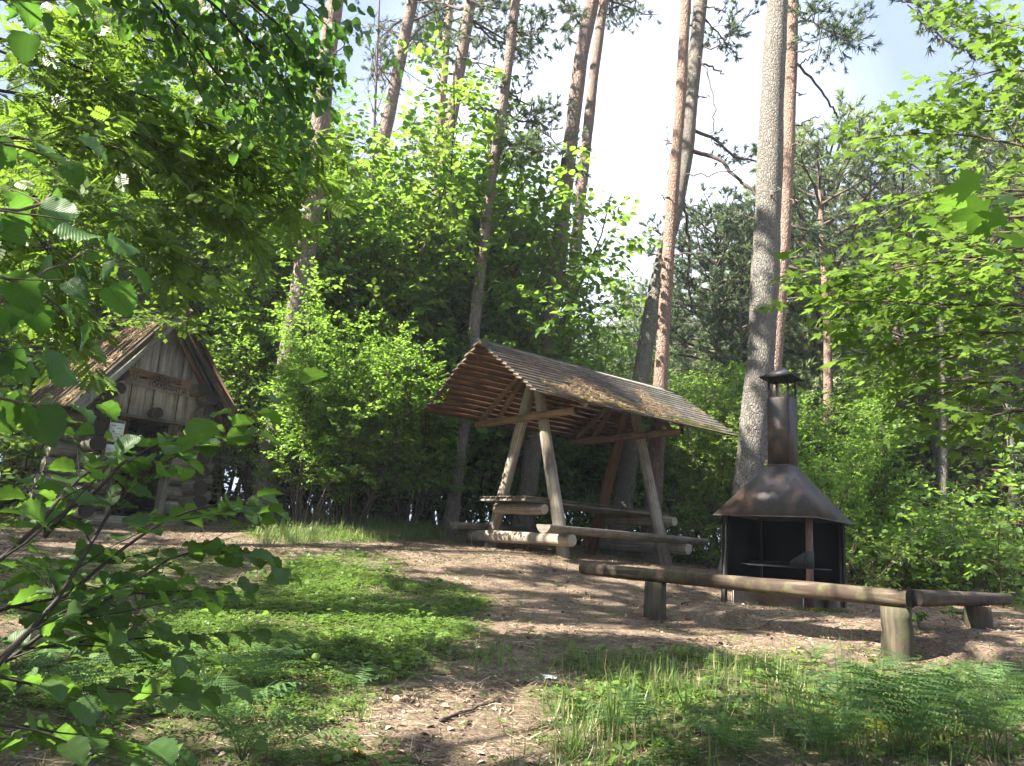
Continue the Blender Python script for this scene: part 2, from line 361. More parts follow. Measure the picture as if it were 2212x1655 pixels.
# ------------------------------------------------------------------ leaf templates (x across, y along, z up; unit length)
def tmpl_round(n=3, w=.42, fold=.10, tip=.0):
    ys = np.linspace(0, 1, n + 2); wd = w * np.sin(np.pi * np.clip(ys, .0, 1) ** .8) ** .75; wd[0] = .06; wd[-1] = 0.0
    v = []; 
    for y, a in zip(ys, wd): v += [(-a, y, fold * a / w * 1.0 - .15 * y * y), (0, y, -.15 * y * y), (a, y, fold * a / w - .15 * y * y)]
    f = []
    for i in range(n + 1):
        o = 3 * i; f += [[o, o + 1, o + 4, o + 3], [o + 1, o + 2, o + 5, o + 4]]
    return np.array(v), [np.array(f)]
def tmpl_hex(w=.36):                                       # cheap two-sided folded leaf for the far shrubs
    v = np.array([(0, 0, 0), (-w, .32, .07), (-w * .85, .72, .03), (0, 1.0, -.12), (w * .85, .72, .03), (w, .32, .07)])
    return v, [np.array([[0, 3, 2, 1], [0, 5, 4, 3]])]
def tmpl_serr(w=.44, n=9, base=.12, tipl=.14):             # broad toothed leaf with rounded base and short tip
    v = []; f = []
    ys = np.linspace(0, 1, n + 1)
    def wd(y): return w * (math.sin(math.pi * min(1, (y + base) / (1 + base)) ** .92) ** .62) * (1 if y < .82 else max(0, (1 - y) / .18) ** .8 * .9 + .0)
    for i, y in enumerate(ys):
        a = max(wd(y), .0) if 0 < i < n else (.10 if i == 0 else 0)
        z = .17 * a / w - .30 * y * y
        z += .035 * math.sin(i * 2.3)
        v += [(-a, y - .02, z), (-a * .5, y, z * .45 - .12 * y * y), (0, y, -.30 * y * y), (a * .5, y, z * .45 - .12 * y * y), (a, y - .02, z)]
        if i:
            o = 5 * (i - 1); f += [[o + k, o + k + 1, o + k + 6, o + k + 5] for k in range(4)]
    tr = []
    for i in range(1, n):                                  # teeth
        for sgn, k in ((-1, 0), (1, 4)):
            o = 5 * i + k; a0 = v[o]; a1 = v[o + 5] if i + 1 <= n else v[o]
            t = (a0[0] + sgn * .05 + (a1[0] - a0[0]) * .5, a0[1] + (a1[1] - a0[1]) * .75, a0[2])
            v.append(t); tr.append([o, o + 5, len(v) - 1] if sgn < 0 else [o, len(v) - 1, o + 5])
    return np.array(v), [np.array(f), np.array(tr)]
def tmpl_maple(det=True):
    lobes = [(-2.15, .42), (-1.0, .78), (0, 1.0), (1.0, .78), (2.15, .42)]
    pts = []
    for k, (a, L) in enumerate(lobes):
        if det: prof = [(-.30, .62), (-.17, .80), (-.10, .74), (0, 1.0), (.10, .74), (.17, .80), (.30, .62)]
        else: prof = [(-.2, .72), (0, 1.0), (.2, .72)]
        for da, q in prof: pts.append((a + da, L * q))
        if k < 4: pts.append(((a + lobes[k + 1][0]) / 2, .30 if k in (0, 3) else .42))
    c = V(0, .32, 0); v = [(0, .32, 0)]
    for a, r in pts:
        x = math.sin(a) * r * .68; y = .32 + math.cos(a) * r * .68; v.append((x, y, -.10 * r * r + .05 * abs(x)))
    v.append((0, .22, 0)); n = len(v) - 1
    f = [[0, i + 1, i] for i in range(1, n)] + [[0, 1, n]]
    f = [[a, c2, b] for a, b, c2 in f]
    # petiole
    v += [(-.008, .22, 0), (.008, .22, 0), (.008, -.35, .03), (-.008, -.35, .03)]; o = n + 1
    return np.array(v), [np.array(f), np.array([[o, o + 1, o + 2, o + 3]])]
def tmpl_pinnate(pairs=6):                                 # rowan: opposite narrow leaflets on a stalk
    v = [(-.006, 0, 0), (.006, 0, 0), (.006, 1, -.12), (-.006, 1, -.12)]; q = [[0, 1, 2, 3]]
    def leaflet(x0, y0, z0, dx, dy, L):
        px, py = -dy, dx; w_ = .22 * L; o = len(v)
        for t, s_ in ((0, 0), (.35, 1), (.75, .8), (1, 0), (.75, -.8), (.35, -1)):
            v.append((x0 + dx * t * L + px * s_ * w_, y0 + dy * t * L + py * s_ * w_, z0 - .04 * t + .02 * abs(s_)))
        q.append([o, o + 1, o + 2, o + 3]); q.append([o, o + 3, o + 4, o + 5])
    for k in range(pairs):
        y = .2 + .72 * k / pairs
        for sg in (-1, 1): leaflet(0, y, -.12 * y * y, sg * .86, .5, .33 * (1 - .25 * abs(k - 2.5) / 3))
    leaflet(0, 1, -.12, 0, 1, .26); return np.array(v), [np.array(q)]
T_HEX = tmpl_hex(); T_RND = tmpl_round(3, .42); T_SER = tmpl_serr(); T_LIME = tmpl_serr(.47, 9, .2); T_MAP = tmpl_maple(True); T_MAPL = tmpl_maple(False); T_PIN = tmpl_pinnate()

# ------------------------------------------------------------------ growth
def rand_unit(n): return nrm(R.normal(size=(n, 3)))
def grow(tubes, twigs, p, d, L, r, lev, par, wander=.18, up=0.0):
    """one shoot: bends, carries side shoots; lev 0 shoots are twigs with leaves"""
    seg = max(2, int(L / par['seg'][lev]) + 1); st = L / seg
    pts = [p]; dirs = []
    for i in range(seg):
        d = norm(d + R.normal(size=3) * wander * .6 + V(0, 0, up))
        p = p + d * st; pts.append(p); dirs.append(d)
    pts = np.array(pts); rad = r * (1 - .75 * np.linspace(0, 1, seg + 1))
    if r > par.get('rmin', 0): tubes.append((pts, rad, lev))
    if lev == 0: twigs.append(pts); return
    s = par['start'][lev] * L; k = 0; sp = par['gap'][lev]
    ang = rnd.random() * 6.28
    while s < L * .97:
        i = min(seg - 1, int(s / st)); f = s / st - i; q = pts[i] + (pts[i + 1] - pts[i]) * f; t = dirs[i]
        ang += 2.4 + rnd.uniform(-.4, .4)
        a = norm(np.cross(t, V(.3, .2, 1))); b = np.cross(t, a)
        side = a * math.cos(ang) + b * math.sin(ang)
        if par.get('flat'): side = norm(side * V(1, 1, par['flat']))
        spread = par['spread'][lev]
        dd = norm(t * math.cos(spread) + side * math.sin(spread))
        ll = par['len'][lev - 1] * (1 - par['taper'][lev] * (s / L)) * rnd.uniform(.65, 1.2)
        grow(tubes, twigs, q, dd, ll, max(.0015, min(rad[i] * .6, par['rad'][lev - 1])), lev - 1, par, wander, par.get('up', [0] * 5)[lev - 1])
        s += sp * rnd.uniform(.7, 1.3)
def leaf_on_twigs(twigs, per, droop=.25, flatn=.55):
    pos = []; ax = []
    for t in twigs:
        n = len(t) - 1
        s = np.linspace(.1, 1, per) * n; i = np.minimum(n - 1, s.astype(int)); q = t[i] + (t[i + 1] - t[i]) * (s - i)[:, None]
        d = nrm(t[i + 1] - t[i]); sd = nrm(np.cross(d, V(0, 0, 1)) + 1e-4); sg = np.where(np.arange(per) % 2, 1, -1)[:, None]
        a = nrm(d * .7 + sd * sg + V(0, 0, -droop) + R.normal(size=(per, 3)) * .28); a[-1] = nrm(d[-1] + V(0, 0, -droop))
        pos.append(q + a * .01); ax.append(a)
    pos = np.concatenate(pos); ax = np.concatenate(ax)
    nor = nrm(V(0, 0, 1) + R.normal(size=pos.shape) * flatn); return pos, ax, nor
def tubes_to(buf, tubes, sides=(3, 4, 5, 7, 8)):
    for pts, rad, lev in tubes: buf.tube(pts, rad, sides[min(lev, 4)], tint=.5, cap=False)

def bush_parts(h, stems, seed, par, leaf, lsize, per, tint=(.1, .9), spread=.45, flatn=.55, base=.35):
    global R; R = np.random.default_rng(seed); rnd.seed(seed)
    tubes = []; twigs = []
    for i in range(stems):
        a = i * 2.4 + rnd.uniform(-.3, .3); q = math.sqrt(rnd.random())
        p = V(math.cos(a) * base * q, math.sin(a) * base * q, -.15); d = norm(V(math.cos(a) * spread * q, math.sin(a) * spread * q, 1))
        grow(tubes, twigs, p, d, h * rnd.uniform(.72, 1.03), .012 + .005 * h * rnd.uniform(.5, 1.1) * .8, 3, par, .13, .01)
    bs = Buf(); tubes_to(bs, tubes)
    pos, ax, nor = leaf_on_twigs(twigs, per, flatn=flatn)
    sz = lsize * R.uniform(.6, 1.15, len(pos))
    bl = Buf(); bl.scatter(leaf[0], leaf[1], pos, ax, nor, sz, R.uniform(tint[0], tint[1], len(pos)))
    return bs, bl, len(pos)
HZ = dict(seg=[.12, .25, .4, .6], start=[0, .12, .2, .2], gap=[0, .13, .28, .36], spread=[0, .8, .85, .75], len=[.34, .85, 1.75, 0], taper=[0, .4, .5, .55], rad=[.003, .008, .02, .05], flat=.6, up=[0, .0, .01, 0], rmin=.0)
MP = dict(seg=[.2, .35, .5, .7], start=[0, .1, .15, .15], gap=[0, .15, .26, .32], spread=[0, .8, .9, 1.0], len=[.42, 1.0, 2.2, 0], taper=[0, .4, .4, .5], rad=[.003, .01, .03, .1], flat=.45, up=[-.01, .0, .02, 0], rmin=.0)

# pine / spruce crowns from blade tufts
def tuft(nb=12, L=1.0, w=.05, spread=1.0, seed=1):
    rr = np.random.default_rng(seed); v = []; f = []
    for i in range(nb):
        d = norm(rr.normal(size=3) * spread + V(0, 1.0, .0)); s_ = norm(np.cross(d, rr.normal(size=3))) * w; o = len(v); b = V(0, rr.uniform(0, .5), 0)
        v += [b - s_, b + s_, b + d * L * rr.uniform(.6, 1)]; f.append([o, o + 1, o + 2])
    return np.array(v), [np.array(f)]
TF = [tuft(16, 1, .075, .9, k) for k in range(3)]
PN = dict(seg=[.2, .4, .5, .8], start=[0, .25, .45, .4], gap=[0, .16, .26, .5], spread=[0, .75, .75, 1.2], len=[.34, .85, 2.2, 0], taper=[0, .5, .5, .4], rad=[.005, .014, .04, .1], flat=.5, up=[.04, .05, .02, 0], rmin=.004)
def needle_on(twigs, buf, size, step=.13, mi=0, droop=0):
    pos = []; ax = []
    for t in twigs:
        for a, b in zip(t[:-1], t[1:]):
            L = np.linalg.norm(b - a); n = max(1, int(L / step))
            for k in range(n): pos.append(a + (b - a) * (k + .5) / n); ax.append(norm(b - a + V(0, 0, -droop)))
    pos = np.array(pos); ax = np.array(ax) + R.normal(size=pos.shape) * .2; nor = rand_unit(len(pos)); k = R.integers(0, 3, len(pos)); tint = R.uniform(0, 1, len(pos))
    for j in range(3):
        q = k == j; buf.scatter(TF[j][0], TF[j][1], pos[q], ax[q], nor[q], size * R.uniform(.7, 1.2, q.sum()), tint[q], mi)
def pine_crown(z0, z1, r, seed, n=16, size=.16, shape='top', step=.13, axis=None):
    """branches between heights z0 and z1; axis(z) gives the trunk's centre"""
    global R; R = np.random.default_rng(seed); rnd.seed(seed)
    tubes = []; twigs = []
    for i in range(n):
        f = (i + rnd.random()) / n; z = z0 + (z1 - z0) * f; a = i * 2.4 + rnd.uniform(-.4, .4)
        L = r * (1.05 - .75 * f if shape == 'cone' else (.55 + 1.0 * math.sin(math.pi * min(1, f * .75 + .15))) * .75) * rnd.uniform(.7, 1.15)
        e = (.0 + .9 * f if shape == 'cone' else -.1 + .9 * f)
        c = axis(z) if axis else V(0, 0, z)
        q = dict(PN); q['len'] = [.34, max(.4, L * .32), 0, 0]; q['gap'] = [0, .17, .27, 0]; q['start'] = [0, .2, .35, .4]
        grow(tubes, twigs, c, norm(V(math.cos(a), math.sin(a), e)), L, .012 + .016 * L, 2, q, .22, .02)
    bb = Buf(); tubes_to(bb, tubes); bn = Buf(); needle_on(twigs, bn, size, step); return bb, bn

# ------------------------------------------------------------------ ground
def inpoly(x, y, poly):
    x = np.asarray(x); y = np.asarray(y); c = np.zeros(x.shape, bool); n = len(poly)
    for i in range(n):
        x1, y1 = poly[i]; x2, y2 = poly[(i + 1) % n]
        k = (y1 > y) != (y2 > y); xi = (x2 - x1) * (y - y1) / ((y2 - y1) if abs(y2 - y1) > 1e-9 else 1e-9) + x1
        c ^= k & (x < xi)
    return c
def gpoly(pp): return [tuple(gp(a, b)[:2]) for a, b in pp]
GREENS = [gpoly(p) for p in (
    [(330, 1335), (520, 1262), (640, 1212), (740, 1196), (840, 1205), (870, 1250), (1000, 1272), (1060, 1300), (1045, 1350), (980, 1400), (960, 1450), (900, 1490), (790, 1540), (640, 1600), (300, 1560), (150, 1480), (120, 1400)],
    [(0, 1225), (250, 1200), (480, 1195), (560, 1212), (470, 1250), (300, 1300), (120, 1330), (0, 1340)],
    [(1205, 1440), (1300, 1405), (1500, 1425), (1800, 1418), (2230, 1422), (2230, 1680), (1140, 1680), (1180, 1560)],
    [(-50, 1430), (200, 1450), (500, 1540), (760, 1590), (880, 1680), (-50, 1680)],
    [(1180, 1400), (1260, 1380), (1310, 1400), (1290, 1440), (1200, 1450)])]
GREENS.append([tuple(gp(545, 1128)[:2]), tuple(gp(560, 1180)[:2]), tuple(gp(800, 1172)[:2]), tuple(gp(955, 1168)[:2]), (-1.0, 15.2), (-2.6, 15.6), (-5.0, 14.5)])
def green_at(x, y):
    x = np.asarray(x, float); y = np.asarray(y, float)
    m = np.zeros(x.shape)
    for k in range(6):
        a = k * 2.4; q = .07 + .06 * k
        xx = x + 1.1 * (fbm(x * 1.9, y * 1.9, 21, 5) - .47) + q * math.cos(a); yy = y + 1.1 * (fbm(x * 1.9, y * 1.9, 31, 5) - .47) + q * math.sin(a)
        mm_ = np.zeros(x.shape)
        for p in GREENS: mm_ = np.maximum(mm_, inpoly(xx, yy, p) * 1.0)
        m = m + mm_ / 6
    wild = (yy > 15.6 - .10 * np.abs(xx)) | (np.abs(xx - 1) > 7.2 + .0 * yy) | (yy < .8)
    m = np.maximum(m, wild * .8)
    return m
def axis_pts(a, b, fine, lo, hi):
    core = list(np.arange(a, b, fine)); out = []; s_ = fine; x = b
    while x < hi: out.append(x); s_ *= 1.18; x += s_
    out.append(hi); low = []; s_ = fine; x = a
    while x > lo: s_ *= 1.18; x -= s_; low.append(max(x, lo))
    return np.array(low[::-1] + core + out)
gx = axis_pts(-6.5, 7.5, .055, -220, 220); gy = axis_pts(.8, 15, .055, -120, 320)
XX, YY = np.meshgrid(gx, gy); ZZ = gz(XX, YY)
far = np.clip((np.hypot(XX, YY) - 60) / 60, 0, 1); ZZ = ZZ * (1 - far) + 1.0 * far
GR = green_at(XX, YY)
m = Mat('forest_floor'); vec, g = m.gr(); tx = m.n('ShaderNodeTexCoord'); ob = tx.outputs['Object']
n1 = m.noise(ob, 5, 8, .7); n2 = m.noise(ob, 45, 6, .7); n3 = m.noise(m.mapping(ob, (1, 2.2, 1)), 90, 4, .7, 1.5); n4 = m.noise(ob, .8, 4, .6)
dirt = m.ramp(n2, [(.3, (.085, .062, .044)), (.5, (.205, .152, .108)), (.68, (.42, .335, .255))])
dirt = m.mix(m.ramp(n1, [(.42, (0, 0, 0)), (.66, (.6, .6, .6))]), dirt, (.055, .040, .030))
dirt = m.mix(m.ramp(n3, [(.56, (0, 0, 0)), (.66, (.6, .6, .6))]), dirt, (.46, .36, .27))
grn = m.ramp(n2, [(.3, (.04, .06, .018)), (.55, (.09, .11, .035)), (.75, (.19, .16, .09))])
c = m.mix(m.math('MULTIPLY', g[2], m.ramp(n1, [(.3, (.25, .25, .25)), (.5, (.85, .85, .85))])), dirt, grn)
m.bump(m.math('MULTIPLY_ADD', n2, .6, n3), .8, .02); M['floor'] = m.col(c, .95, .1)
b = Buf(); ny, nx = XX.shape
i = np.arange(ny - 1)[:, None] * nx; j = np.arange(nx - 1)[None]
q = np.stack([i + j, i + j + 1, i + nx + j + 1, i + nx + j], -1).reshape(-1, 4)
b.add(np.c_[XX.ravel(), YY.ravel(), ZZ.ravel()], q, np.c_[XX.ravel(), YY.ravel(), GR.ravel()])
tag(b.build('ground', M['floor'], smooth=True), None, kind='structure')

# ------------------------------------------------------------------ pines
def pine(name, pts, wid, Y, label, mat, crown=None, limbs=(), group=None, zt=19, seed=1, noisy=.03, cat='tree'):
    """trunk through picture points at depth Y; pts run from the foot up"""
    ys = [Y] * len(pts) if np.isscalar(Y) else Y
    W_ = [P(a, b, y) for (a, b), y in zip(pts, ys)]
    ws = np.interp(np.linspace(0, 1, len(pts)), np.linspace(0, 1, len(wid)), wid)
    r = [.5 * w_ * (p @ FW) / FPX for p, w_ in zip(W_, ws)]
    z0 = g1(W_[0][0], W_[0][1]) - .12
    d0 = (W_[1] - W_[0]) / max(.1, (W_[1] - W_[0])[2])
    foot = W_[0] + d0 * (z0 - W_[0][2]); path = [foot] + [p for p in W_ if p[2] > z0 + .35]; rr = [r[0] * 1.22] + [q for p, q in zip(W_, r) if p[2] > z0 + .35]
    dt = norm(path[-1] - path[-2]); dt = norm(dt + V(0, 0, .4))
    if path[-1][2] < zt:
        Lx = (zt - path[-1][2]) / dt[2]; q0, r0_ = path[-1], rr[-1]
        for f in (.33, .66, 1): path.append(q0 + dt * Lx * f); rr.append(r0_ * (1 - .8 * f))
    path = np.array(path); rr = np.array(rr)
    s = np.r_[0, np.cumsum(np.linalg.norm(np.diff(path, axis=0), axis=1))]; ss = np.linspace(0, s[-1], int(s[-1] / .22) + 2)
    pth = np.stack([np.interp(ss, s, path[:, k]) for k in range(3)], 1); ra = np.interp(ss, s, rr)
    for _ in range(3): pth[1:-1] = (pth[:-2] + pth[1:-1] * 2 + pth[2:]) / 4
    ra = ra * (1 + .035 * np.sin(ss * 3 + seed)) ; ra[:3] *= np.array([1.28, 1.12, 1.04])
    base = V(pth[0][0], pth[0][1], g1(pth[0][0], pth[0][1]))
    t = thing(name, base, label, cat, group)
    bt = Buf(); bt.tube(pth, ra, 14, rn=noisy, cap=True); bt.build('trunk', mat, t, base, smooth=True)
    if crown:
        ax = lambda z: V(np.interp(z, pth[:, 2], pth[:, 0]), np.interp(z, pth[:, 2], pth[:, 1]), z)
        za, rad_, n_ = crown; bb, bn = pine_crown(za, zt - .3, rad_, seed, n_, .17, 'top', .15, ax)
        bb.build('limbs', M['deadwood'], t, base); bn.build('crown', M['needle'], t, base)
    for kk, lb in enumerate(limbs):
        lp, w0, w1, leafy = lb[:4]; yy = lb[4] if len(lb) > 4 else (Y if np.isscalar(Y) else Y[-1])
        L3 = [P(a, b_, yy + dy) for (a, b_), dy in zip(lp, np.linspace(0, -.25 * len(lp) * (1 if kk % 2 else -1), len(lp)))]
        sx = np.linspace(0, len(L3) - 1, 4 * len(L3)); L3 = np.stack([np.interp(sx, range(len(L3)), [p[k] for p in L3]) for k in range(3)], 1)
        L3[1:-1] += R.normal(size=(len(L3) - 2, 3)) * .025
        bl = Buf(); bl.tube(L3, np.linspace(w0, w1, len(L3)) * .5 * yy / FPX, 6, cap=True)
        if leafy:
            tb = []; tw = []; q = dict(PN); q['len'] = [.34, .7 * leafy, 0, 0]; q['gap'] = [0, .15, 0, 0]
            for u in np.linspace(.25, 1, int(15 * leafy) + 4):
                k = min(len(L3) - 2, int(u * (len(L3) - 1))); d = norm(L3[k + 1] - L3[k] + R.normal(size=3) * .9 * norm(L3[k + 1] - L3[k])[0])
                grow(tb, tw, L3[k], norm(d + R.normal(size=3) * .5), .8 * leafy * rnd.uniform(.6, 1.1), .012, 1, q, .2, .02)
            tubes_to(bl, tb); bn = Buf(); needle_on(tw, bn, .17, .11); lo = bl.build('limb', M['deadwood'], t, base); bn.build('needles', M['needle'], lo, base)
        else: bl.build('dead_limb', M['deadwood'], t, base)
    return t
pine('pine_tree', [(572, 1065), (605, 880), (632, 720), (660, 560), (683, 380), (698, 200), (715, 60), (725, 0)], [50, 46, 44, 44, 40, 38, 36, 34], 13.4,
     'tall pine with scaly brown bark rising just right of the log hut', M['bark'], (14.5, 2.6, 14), seed=3, limbs=[([(690, 330), (720, 300), (745, 296)], 5, 2, 0), ([(706, 130), (735, 110), (748, 84)], 5, 2, 0)])
pine('pine_tree', [(760, 1100), (775, 700), (800, 430), (843, 237), (860, 150), (873, 85), (892, 0)], [28, 27, 26, 26, 25, 24], 20.5,
     'leaning pine showing behind the left top of the tall hazel', M['bark'], (15.2, 2.6, 14), seed=4, limbs=[([(872, 110), (905, 60), (940, 40)], 5, 2, .9), ([(850, 190), (820, 150), (806, 110)], 4, 2, .9)])
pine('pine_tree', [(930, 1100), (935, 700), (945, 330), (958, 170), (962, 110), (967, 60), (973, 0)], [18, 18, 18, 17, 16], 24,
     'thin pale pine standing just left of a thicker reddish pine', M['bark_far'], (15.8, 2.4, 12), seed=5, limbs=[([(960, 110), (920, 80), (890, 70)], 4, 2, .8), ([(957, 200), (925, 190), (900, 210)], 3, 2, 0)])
pine('pine_tree', [(915, 1120), (925, 760), (948, 415), (962, 322), (983, 212), (1000, 106), (1017, 0)], [28, 27, 26, 26, 25, 24], 19,
     'reddish pine right of the thin pale one, with a drooping needled limb', M['bark'], (14.2, 2.8, 16), seed=6,
     limbs=[([(1003, 30), (1050, 75), (1110, 105), (1160, 140)], 7, 3, 1.1), ([(1010, 0), (1070, 20), (1130, 10)], 6, 3, 1.0), ([(960, 330), (920, 300), (890, 310)], 4, 2, .6), ([(988, 120), (1035, 140), (1080, 190)], 5, 2, 0), ([(975, 200), (1030, 240), (1080, 237)], 5, 2, 0), ([(1000, 105), (960, 90), (935, 120)], 5, 2, .7)])
pine('pine_tree', [(968, 1152), (985, 1060), (1000, 930), (1022, 760), (1025, 700), (1042, 551), (1059, 403), (1080, 276), (1098, 140), (1114, 0)], [30, 28, 26, 25, 24, 22, 21, 20], 14.9,
     'slender pine standing at the left end of the shelter bench', M['bark'], (13.5, 2.4, 14), seed=7,
     limbs=[([(1078, 237), (1110, 260), (1150, 262), (1200, 310), (1225, 345)], 6, 2, 1.2), ([(1070, 290), (1110, 310), (1160, 330)], 5, 2, .8), ([(1105, 60), (1140, 80), (1165, 60)], 5, 2, .8), ([(1085, 240), (1040, 236), (1012, 234)], 6, 3, 0), ([(1100, 200), (1140, 225), (1180, 290)], 5, 2, .6)])
pine('pine_tree', [(1128, 1160), (1140, 1060), (1155, 940), (1187, 700), (1212, 488), (1229, 339), (1254, 127), (1280, 0)], [46, 42, 38, 34, 33, 32, 31, 30], 16,
     'left pine of the close pair behind the shelter roof, its left flank sunlit', M['bark'], (13.8, 2.8, 16), seed=8, limbs=[([(1262, 60), (1230, 20), (1205, -10)], 6, 3, .9)])
pine('pine_tree', [(1180, 1150), (1190, 980), (1229, 678), (1242, 551), (1259, 382), (1284, 148), (1305, 0)], [30, 28, 26, 24, 22, 21], 20,
     'slimmer pine, right one of the close pair behind the shelter roof', M['bark'], (16.0, 2.8, 14), seed=9, limbs=[([(1296, 40), (1340, 10), (1390, -10)], 6, 3, 1.0)])
pine('pine_tree', [(1400, 1205), (1414, 1050), (1425, 850), (1438, 640), (1447, 500), (1455, 391), (1468, 245), (1482, 0)], [40, 36, 30, 27, 27, 25, 23, 22], 14.6,
     'orange barked pine crossing in front of a thicker grey pine behind the shelter', M['bark_red'], (13.0, 2.6, 14), seed=10,
     limbs=[([(1450, 310), (1438, 305), (1426, 300)], 4, 2, 0), ([(1447, 430), (1436, 427), (1425, 424)], 4, 2, 0), ([(1452, 395), (1440, 280), (1443, 270)], 3, 1, 0)])
pine('pine_tree', [(1330, 1170), (1345, 1100), (1368, 930), (1391, 770), (1414, 636), (1440, 520), (1453, 489), (1482, 342), (1499, 147), (1514, 0)], [46, 42, 38, 34, 32, 31, 30, 30, 29], 15.8,
     'thick curving grey pine with many bare limbs behind the orange barked pine', M['bark_grey'], (14.2, 3, 16), seed=11,
     limbs=[([(1497, 279), (1545, 305), (1595, 342), (1640, 345)], 9, 4, .5), ([(1493, 325), (1551, 342), (1600, 385), (1639, 423)], 11, 6, 0), ([(1475, 430), (1490, 514), (1488, 600), (1492, 675)], 8, 4, 0),
            ([(1505, 100), (1540, 103), (1573, 93)], 5, 2, 0), ([(1503, 140), (1540, 146), (1565, 160)], 6, 3, 0), ([(1500, 113), (1530, 160), (1546, 240), (1534, 289)], 4, 2, 0), ([(1487, 215), (1510, 208), (1534, 211)], 4, 2, 0),
            ([(1470, 378), (1520, 378), (1590, 366)], 4, 2, 0), ([(1462, 450), (1495, 445), (1525, 448)], 4, 2, 0), ([(1440, 555), (1480, 545), (1525, 545)], 4, 2, 0), ([(1420, 660), (1500, 660), (1545, 663)], 4, 2, 0),
            ([(1510, 10), (1550, 20), (1572, 16)], 5, 2, 0), ([(1512, 30), (1560, 90), (1590, 60)], 5, 2, .9)])
pine('old_pine_tree', [(1600, 1240), (1610, 1100), (1625, 960), (1642, 800), (1649, 685), (1658, 489), (1663, 342), (1671, 147), (1680, 0)], [78, 64, 60, 59, 59, 57, 53, 48, 44], 11.6,
     'thickest trunk, grey and deeply fissured, right behind the smoking grill chimney', M['bark_grey'], (12.5, 3, 14), seed=12, noisy=.05,
     limbs=[([(1662, 330), (1668, 322), (1673, 318)], 4, 2, 0), ([(1655, 435), (1670, 418), (1690, 405)], 5, 2, 0)])
pine('pine_tree', [(1640, 1220), (1655, 960), (1673, 783), (1688, 587), (1698, 440), (1707, 196), (1712, 0)], [36, 34, 30, 28, 27, 26], 14.4,
     'orange pine half hidden behind the thickest grey trunk', M['bark_red'], (12.6, 2.8, 16), seed=13,
     limbs=[([(1712, 60), (1760, 30), (1812, 7)], 7, 3, 0), ([(1710, 120), (1740, 110), (1759, 105)], 5, 2, 0), ([(1712, 130), (1776, 196), (1800, 235), (1809, 255)], 7, 4, 0), ([(1710, 150), (1740, 130), (1760, 118)], 5, 2, 0),
            ([(1705, 275), (1745, 262), (1773, 250)], 5, 2, 0), ([(1704, 311), (1730, 310), (1750, 313)], 5, 2, 0), ([(1706, 208), (1725, 205), (1742, 202)], 4, 2, 0), ([(1700, 430), (1715, 435), (1728, 433)], 4, 2, 0),
            ([(1695, 495), (1745, 520), (1800, 550)], 6, 3, .5), ([(1712, 20), (1770, 60), (1830, 90)], 6, 3, 1.2)])
# sunlit pines among the leaves on the left
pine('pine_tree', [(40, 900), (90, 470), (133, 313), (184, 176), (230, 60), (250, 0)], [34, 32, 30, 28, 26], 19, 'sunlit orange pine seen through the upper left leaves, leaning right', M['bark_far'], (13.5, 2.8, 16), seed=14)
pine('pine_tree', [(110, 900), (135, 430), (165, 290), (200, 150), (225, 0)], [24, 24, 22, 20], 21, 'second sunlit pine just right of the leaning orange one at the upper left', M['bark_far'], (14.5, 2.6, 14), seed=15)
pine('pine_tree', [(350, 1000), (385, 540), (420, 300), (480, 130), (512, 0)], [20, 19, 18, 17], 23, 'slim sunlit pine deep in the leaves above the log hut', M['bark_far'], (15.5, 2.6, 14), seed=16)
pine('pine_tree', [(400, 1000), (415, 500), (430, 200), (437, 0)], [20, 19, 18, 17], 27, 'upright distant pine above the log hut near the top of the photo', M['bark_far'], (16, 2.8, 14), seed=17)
pine('pine_tree', [(2330, 1250), (2340, 700), (2350, 300), (2360, -100)], [50, 46, 42, 38], 11.5, 'pine outside the right edge whose bare limbs hang into the top right sky', M['bark'], (13, 2.6, 14), seed=18,
     limbs=[([(2350, 40), (2200, 90), (2060, 60), (1980, 15), (1935, -10)], 9, 3, .45), ([(2350, 120), (2180, 130), (2080, 110), (2000, 60), (1960, 10)], 7, 3, .7)])
# small dead spruce with a fan of bare twigs
def dead_tree():
    base3 = P(775, 1120, 18); z = g1(base3[0], 18); base = V(base3[0], 18, z); t = thing('dead_tree', base, 'slender leafless dead tree with a fan of bare twigs left of the leaning pine', 'tree')
    b = Buf(); top = P(822, -60, 18); pts = np.array([base + (top - base) * f for f in np.linspace(0, 1, 12)]); b.tube(pts, np.linspace(.07, .02, 12), 6); b.build('trunk', M['deadwood'], t, base, True)
    global R; R = np.random.default_rng(5); rnd.seed(5); b = Buf()
    for k in range(46):
        f = rnd.uniform(.45, .98); p = base + (top - base) * f; a = rnd.uniform(0, 6.28); L = rnd.uniform(.9, 2.1) * (1.25 - .5 * f); d = norm(V(math.cos(a), math.sin(a), rnd.uniform(.1, .9))); pt = [p]
        for q in range(6): d = norm(d + V(0, 0, -.1) + R.normal(size=3) * .1); pt.append(pt[-1] + d * L / 6)
        b.tube(pt, np.linspace(.014, .005, 7), 3, cap=False)
        for q in (2, 3, 4, 5):
            e = norm(d + R.normal(size=3) * .7); b.tube([pt[q], pt[q] + e * .25, pt[q] + e * .5 + V(0, 0, -.05)], [.007, .005, .003], 3, cap=False)
    b.build('branches', M['deadwood'], t, base)
dead_tree()

